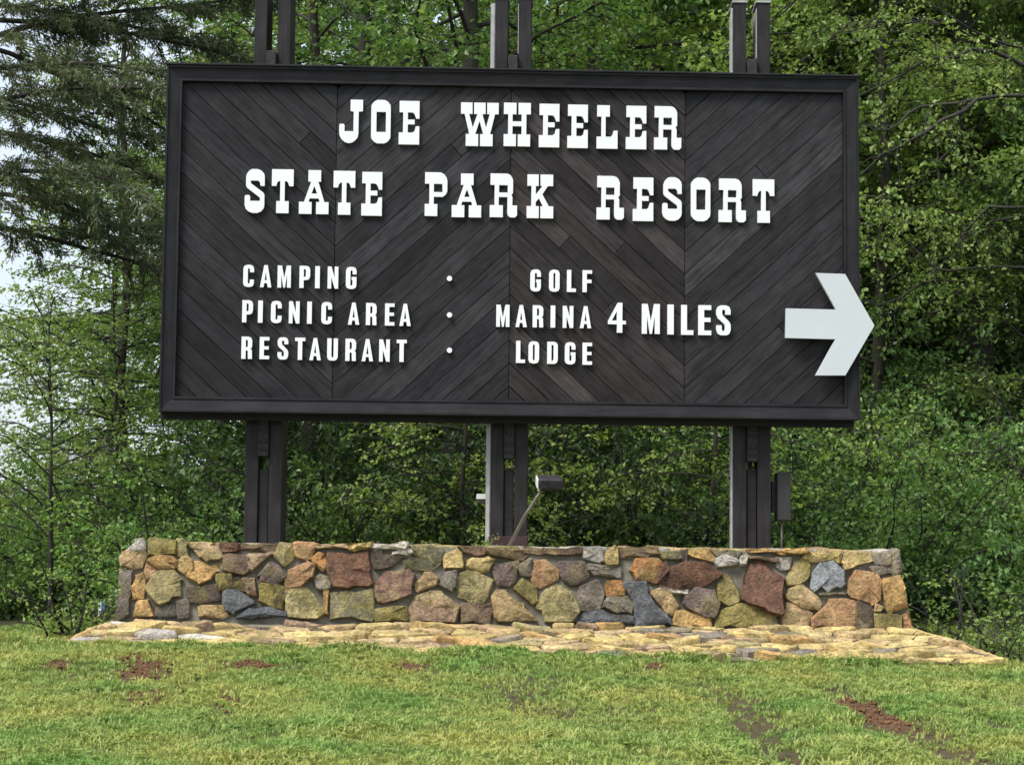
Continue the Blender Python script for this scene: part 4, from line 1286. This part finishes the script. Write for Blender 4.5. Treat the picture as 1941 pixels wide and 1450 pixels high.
# nearer trees of the wood, each with a trunk one can find
plant('a', "broadleaf_tree", "leafy tree whose dark trunk stands just left of the middle post", "tree", px_x(878, 7.0), 7.0, 0.3)
plant('c', "broadleaf_tree", "slender leafy tree seen between the middle post and the right post", "tree", px_x(1117, 8.5), 8.5, 1.2)
plant('e', "broadleaf_tree", "open crowned tree whose trunk rises beside the left post", "tree", px_x(570, 8.0), 8.0, 2.2)
plant('b', "broadleaf_tree", "tall tree with stout bark trunk standing right of the sign's upper corner", "tree", px_x(1862, 7.5), 7.5, .7)
plant('d', "broadleaf_tree", "dark trunked tree rising out of the undergrowth beyond the white arrow", "tree", px_x(1790, 9.5), 9.5, 3.7)
plant('b', "broadleaf_tree", "light green leafy tree above the right end of the sign", "tree", px_x(1520, 9.0), 9.0, 4.4, tint=(1.05, 1.05, .9))
plant('f', "broadleaf_tree", "leafy tree at the right of the sign with foliage down to the undergrowth", "tree", px_x(1690, 11.0), 11.0, 2.9, tint=(.9, .9, .85))
plant('f', "broadleaf_tree", "full crowned tree right of the gnarled bare limbs", "tree", px_x(1985, 9.0), 9.0, .9, 1.1, tint=(1.15, 1.15, 1.0))
plant('f', "broadleaf_tree", "bright leafy tree close beside the sign's right edge, its trunk hidden by leaves", "tree", px_x(1655, 6.6), 6.6, 1.7, .9, tint=(.95, .95, .9))
plant('f', "broadleaf_tree", "bright leafy tree behind the gnarled limbs, its trunk hidden by leaves", "tree", px_x(2030, 6.4), 6.4, 5.3, .9, tint=(.9, .92, .9))
plant('f', "broadleaf_tree", "light leafy tree left of the sign with sky showing through its crown", "tree", px_x(255, 9.0), 9.0, .4, .9, .85, tint=(.95, .95, .9))
plant('f', "broadleaf_tree", "thin leaved tree under the pine limbs left of the sign", "tree", px_x(190, 14.0), 14.0, 3.1, .85, .75, tint=(.8, .9, .8))
plant('t', "small_tree", "small tree with a thin dark stem left of the stone apron", "tree", px_x(108, 4.0), 4.0, 1.0, .8)
plant('s', "sapling", "bushy light green sapling between the small dark stemmed tree and the sign", "sapling", px_x(225, 6.5), 6.5, 1.9, .95, .72, tint=(.8, .9, .8))
plant('s', "sapling", "pale green sapling with drooping sprays just behind the middle post", "sapling", px_x(880, 2.9), 2.9, 2.0, .8, .75, tint=(1.2, 1.15, 1.0))
plant('s', "sapling", "pale green sapling with drooping sprays just behind the right post", "sapling", px_x(1350, 2.8), 2.8, 4.1, .8, .75, tint=(1.2, 1.15, 1.0))
for i, (px, Y, key, rz, s) in enumerate([(430, 13, 'c', .5, 1.1), (690, 12, 'a', 2.0, 1.0), (930, 13.5, 'b', 3.1, 1.0), (1230, 12.5, 'a', 4.0, 1.0), (1400, 14, 'd', .9, 1.0), (1650, 13, 'a', 5.2, 1.05),
                                         (2020, 12.5, 'a', 1.4, 1.0), (560, 18, 'd', 2.6, 1.0), (820, 19, 'd', 4.2, 1.0), (1080, 18, 'd', 5.0, 1.0), (1300, 20, 'b', 1.9, 1.1), (1560, 18, 'd', 3.3, 1.0),
                                         (1820, 17, 'c', .2, 1.3), (1960, 18, 'd', 2.4, 1.1), (640, 25, 'd', 1.1, 1.1), (950, 26, 'd', 2.9, 1.15), (1250, 27, 'd', 4.8, 1.1), (1550, 26, 'd', .4, 1.15),
                                         (1740, 22, 'c', 5.6, 1.5), (1890, 24, 'c', 3.8, 1.5), (2060, 22, 'c', 3.0, 1.5), (2200, 25, 'd', 3.8, 1.1), (2230, 9, 'f', 1.0, 1.0), (2400, 12, 'a', 2.0, 1.0), (2330, 16, 'f', 4.0, 1.2)]):
    zone = "beyond the left half of the sign" if px < 800 else "beyond the middle of the sign" if px < 1350 else "beyond the right end of the sign"
    plant(key, "broadleaf_tree", "tall leafy tree standing deep in the wood " + zone, "tree", px_x(px, Y), Y, rz, s, group="trees deep in the wood " + zone, tint=(.95, 1, .95))
# undergrowth
rg = np.random.default_rng(77)
spots = []
for Y, pxs in ((3.0, (1560, 1700, 1850)), (3.8, (330, 620, 760, 1020, 1180, 1300, 1480)), (4.6, (1640, 1780, 1930)), (5.2, (20, 240, 450, 560, 700, 850, 980, 1120, 1280, 1420, 1560)),
               (6.4, (-40, 60, 180, 330, 1660, 1800, 1950)), (7.0, (520, 640, 780, 940, 1060, 1220, 1380, 1520)), (8.6, (-60, 40, 130, 400, 1620, 1730, 1900, 2080, 2220)), (10.5, (600, 800, 1000, 1200, 1450, 1700, 1850, 1980)),
               (15, (-80, 30, 120, 450, 600, 750, 900, 1050, 1200, 1400)), (21, (420, 560, 700, 850, 1000, 1150, 1300, 1450))):
    for px in pxs:
        spots.append((px + rg.uniform(-25, 25), Y + rg.uniform(-.3, .3)))
for i, (px, Y) in enumerate(spots):
    key = 'u' if (Y > 6 or rg.random() < .55) else 'v'
    s = rg.uniform(.85, 1.15) * (1.0 if Y < 9 else 1.5)
    if px < 480:
        key = 'v'
    if Y < 3.4:
        s *= .85
    if px < 100 and Y > 5:
        s *= .75
    zone = ("left of the left post" if px < 465 else "between the left post and the middle post" if px < 930 else "between the middle post and the right post" if px < 1425 else "right of the right post")
    row = "just behind the wall" if Y < 5.9 else "in the wood behind the wall" if Y < 12 else "deep in the wood"
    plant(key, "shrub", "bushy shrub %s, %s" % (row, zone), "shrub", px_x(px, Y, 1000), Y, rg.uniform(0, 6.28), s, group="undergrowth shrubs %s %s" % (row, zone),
          tint=tuple(np.array((1, 1, 1)) * rg.uniform(.75, 1.2) * (1.1 if px > 1500 else .55 if 465 < px < 1425 else 1.15)))  # leaf tint carries the shade between the posts and extra light at right
plant('w', "shrub", "light green leafy shrub beside the right end of the flagstone apron", "shrub", px_x(1850, .4, 1200), .4, 0, .95)
plant('w', "shrub", "low ragged shrub hanging over the right tip of the flagstone apron", "shrub", px_x(1925, -.7, 1240), -.7, 2.0, .62, tint=(.8, .85, .8))
plant('w', "shrub", "low green shrub at the left end of the stone wall", "shrub", px_x(150, 1.6, 1150), 1.6, 1.0, .8)
plant('v', "shrub", "leafy shrub filling the gap between the left post and the wall end", "shrub", px_x(330, 2.4, 1000), 2.4, 1.0, .7)

# pine: stands left of the view, long limbs reach across the upper left corner
def grow_pine(seed):
    T = Plant(seed); B = Plant(seed + 1, False); r = B.r; H = 13.0
    T.wood([np.array([0, 0, -.3])] + [np.array([r.normal(0, .03), r.normal(0, .03), H * k / 8]) for k in range(1, 9)], [.24, .2, .18, .16, .14, .11, .08, .05, .02], 9)
    hs = np.linspace(4.4, 11.5, 44)
    for i, h in enumerate(hs):
        az = (r.uniform(-.6, .5) if i % 4 else r.uniform(1, 5.3))
        L = r.uniform(4.2, 5.9) if abs(az) < 1 else r.uniform(2.5, 4)
        L *= (1 - .45 * (h - 4.7) / 7)
        p = branch_path(r, (0, 0, h), az, r.uniform(.0, .22), L, r.uniform(.15, .55), 8, .035)
        B.wood(p, [.034 * (1 - .85 * k / 8) + .004 for k in range(9)], 5)
        m = int(L * 7)
        for j in range(m):
            t = .18 + .82 * (j + r.random()) / m; f = t * 8; ii = min(int(f), 7); q = p[ii] + (p[ii + 1] - p[ii]) * (f - ii)
            l2 = (.25 + .9 * (1.05 - t)) * r.uniform(.5, 1.1)
            w = branch_path(r, q, az + (1 if j % 2 else -1) * r.uniform(.4, .95), r.normal(.0, .2), l2, .3, 4, .08)
            B.wood(w, [.009, .007, .006, .004, .003], 3)
            B.leaves(w, int(l2 * 270), .095, .026, 1.0, 1.0, t0=.12)
    return T, B


T, B = grow_pine(401)
PROTO['p'] = (T.wood_mesh("trunk", M_BARKD), B.wood_mesh("branches", M_BARKD), B.leaf_mesh("crown", M_NEEDLE, .019))
plant('p', "pine_tree", "pine whose long dark limbs reach over the upper left of the sign", "tree", px_x(-190, 4.5), 4.5, 0.05)

# gnarled tree at the right with bare dark limbs
gt = Plant(501); gl_ = Plant(502); GYp = 4.2
gx0 = px_x(2040, GYp, 600); gz0 = float(hgt(gx0, GYp))
gt.wood([np.array([0.1, 0, -.3]), np.array([.05, .05, 1.5]), np.array([0, 0, 3.2]), np.array([-.05, .1, 5.2]), np.array([.1, .1, 7.5]), np.array([.2, .2, 9.5])], [.15, .12, .11, .09, .06, .02], 8)
LIMBS = [([(2040, 150), (1941, 124), (1885, 99), (1839, 93), (1802, 110), (1761, 112), (1719, 137), (1637, 178)], .028, .3), ([(2040, 190), (1941, 182), (1852, 188), (1819, 196), (1744, 203), (1703, 236), (1665, 248)], .026, -.2),
         ([(1852, 188), (1785, 228), (1740, 259), (1670, 294), (1632, 331)], .022, -.3), ([(1852, 200), (1823, 256), (1802, 285), (1777, 310)], .014, .1), ([(2040, 405), (1941, 393), (1876, 391), (1830, 438), (1815, 470)], .020, -.4),
         ([(1910, 403), (1889, 418), (1856, 426), (1840, 445)], .012, .2), ([(2040, 520), (1941, 507), (1798, 513), (1765, 503), (1723, 492)], .016, -.1), ([(1769, 513), (1740, 542), (1661, 579)], .013, .2),
         ([(2040, 990), (1941, 905), (1914, 868), (1882, 841), (1878, 818), (1900, 787), (1896, 755)], .022, -.5), ([(1878, 846), (1837, 857), (1800, 862)], .011, -.5),
         ([(2040, 60), (1941, 92), (1880, 75), (1800, 30), (1750, -10)], .018, .4), ([(1800, 30), (1772, 60), (1775, 105)], .010, .4), ([(1800, 30), (1745, 40), (1690, 45), (1660, 50), (1620, 58)], .010, .4)]
ALLQ = []
for pts, rd, dy in LIMBS:
    P = [at(px, py, GYp + dy * (1 + .5 * math.sin(i * 1.3))) - np.array([gx0, GYp, gz0]) for i, (px, py) in enumerate(pts)]
    if pts[0][0] < 2000 and ALLQ:
        P[0] = min(ALLQ, key=lambda q: np.linalg.norm(q - P[0]))
    Q = []
    for a, b in zip(P, P[1:]):
        Q += [a, (a + b) / 2 + gt.r.normal(0, .018, 3)]
    Q.append(P[-1]); ALLQ += Q
    gt.wood(Q, [rd * (1 - .8 * k / len(Q)) + .003 for k in range(len(Q))], 5)
    for k in range(int(len(Q) * 1.3)):
        q = Q[gl_.r.integers(1, len(Q))]
        w = branch_path(gl_.r, q, gl_.r.uniform(0, 6.28), gl_.r.normal(.1, .5), gl_.r.uniform(.2, .7), .1, 4, .15)
        gt.wood(w, [.008, .006, .005, .004, .002], 3)
        gl_.leaves(w, 7, .06, .05, .8)
PROTO['g'] = (gt.wood_mesh("stems", M_BARKD), None, gl_.leaf_mesh("foliage", M_LEAFY))
plant('g', "gnarled_tree", "tree with twisting nearly bare dark limbs right of the sign", "tree", gx0, GYp, 0, z=gz0)

# small weed on the wall top at the foot of the middle post
wd = Plant(601)
for k in range(9):
    p = branch_path(wd.r, (wd.r.normal(0, .03), wd.r.normal(0, .02), 0), wd.r.uniform(0, 6.28), 1.0, wd.r.uniform(.05, .10), .6, 3, .1)
    wd.wood(p, [.002, .002, .0015, .001], 3); wd.leaves(p, 7, .03, .012, 1.0)
wp = at(920, 1028, -.1)
w_o = empty("weed", (wp[0], -.1, WALL_TOP), "tiny green weed on the wall top at the foot of the middle post", "plant")
link("stems", wd.wood_mesh("stems", M_LEAFY), None, w_o); link("foliage", wd.leaf_mesh("foliage", M_LEAFY), None, w_o)

# small unidentified object half hidden in the leaves left of the wall
mk = at(190, 1160, 2.2)
mo = empty("small_object", tuple(mk), "tiny white and blue object half hidden in the leaves left of the wall", "marker")
V, F = [], []; box(V, F, -.018, .012, -.012, .012, -.3, .10, .003)
mesh_obj("post", V, F, M_WHITEBOX, mo)
V, F = [], []; box(V, F, .014, .05, -.01, .012, -.02, .12, .003)
mesh_obj("plate", V, F, mat_plain("blue_plate", (.05, .11, .25), .5), mo)
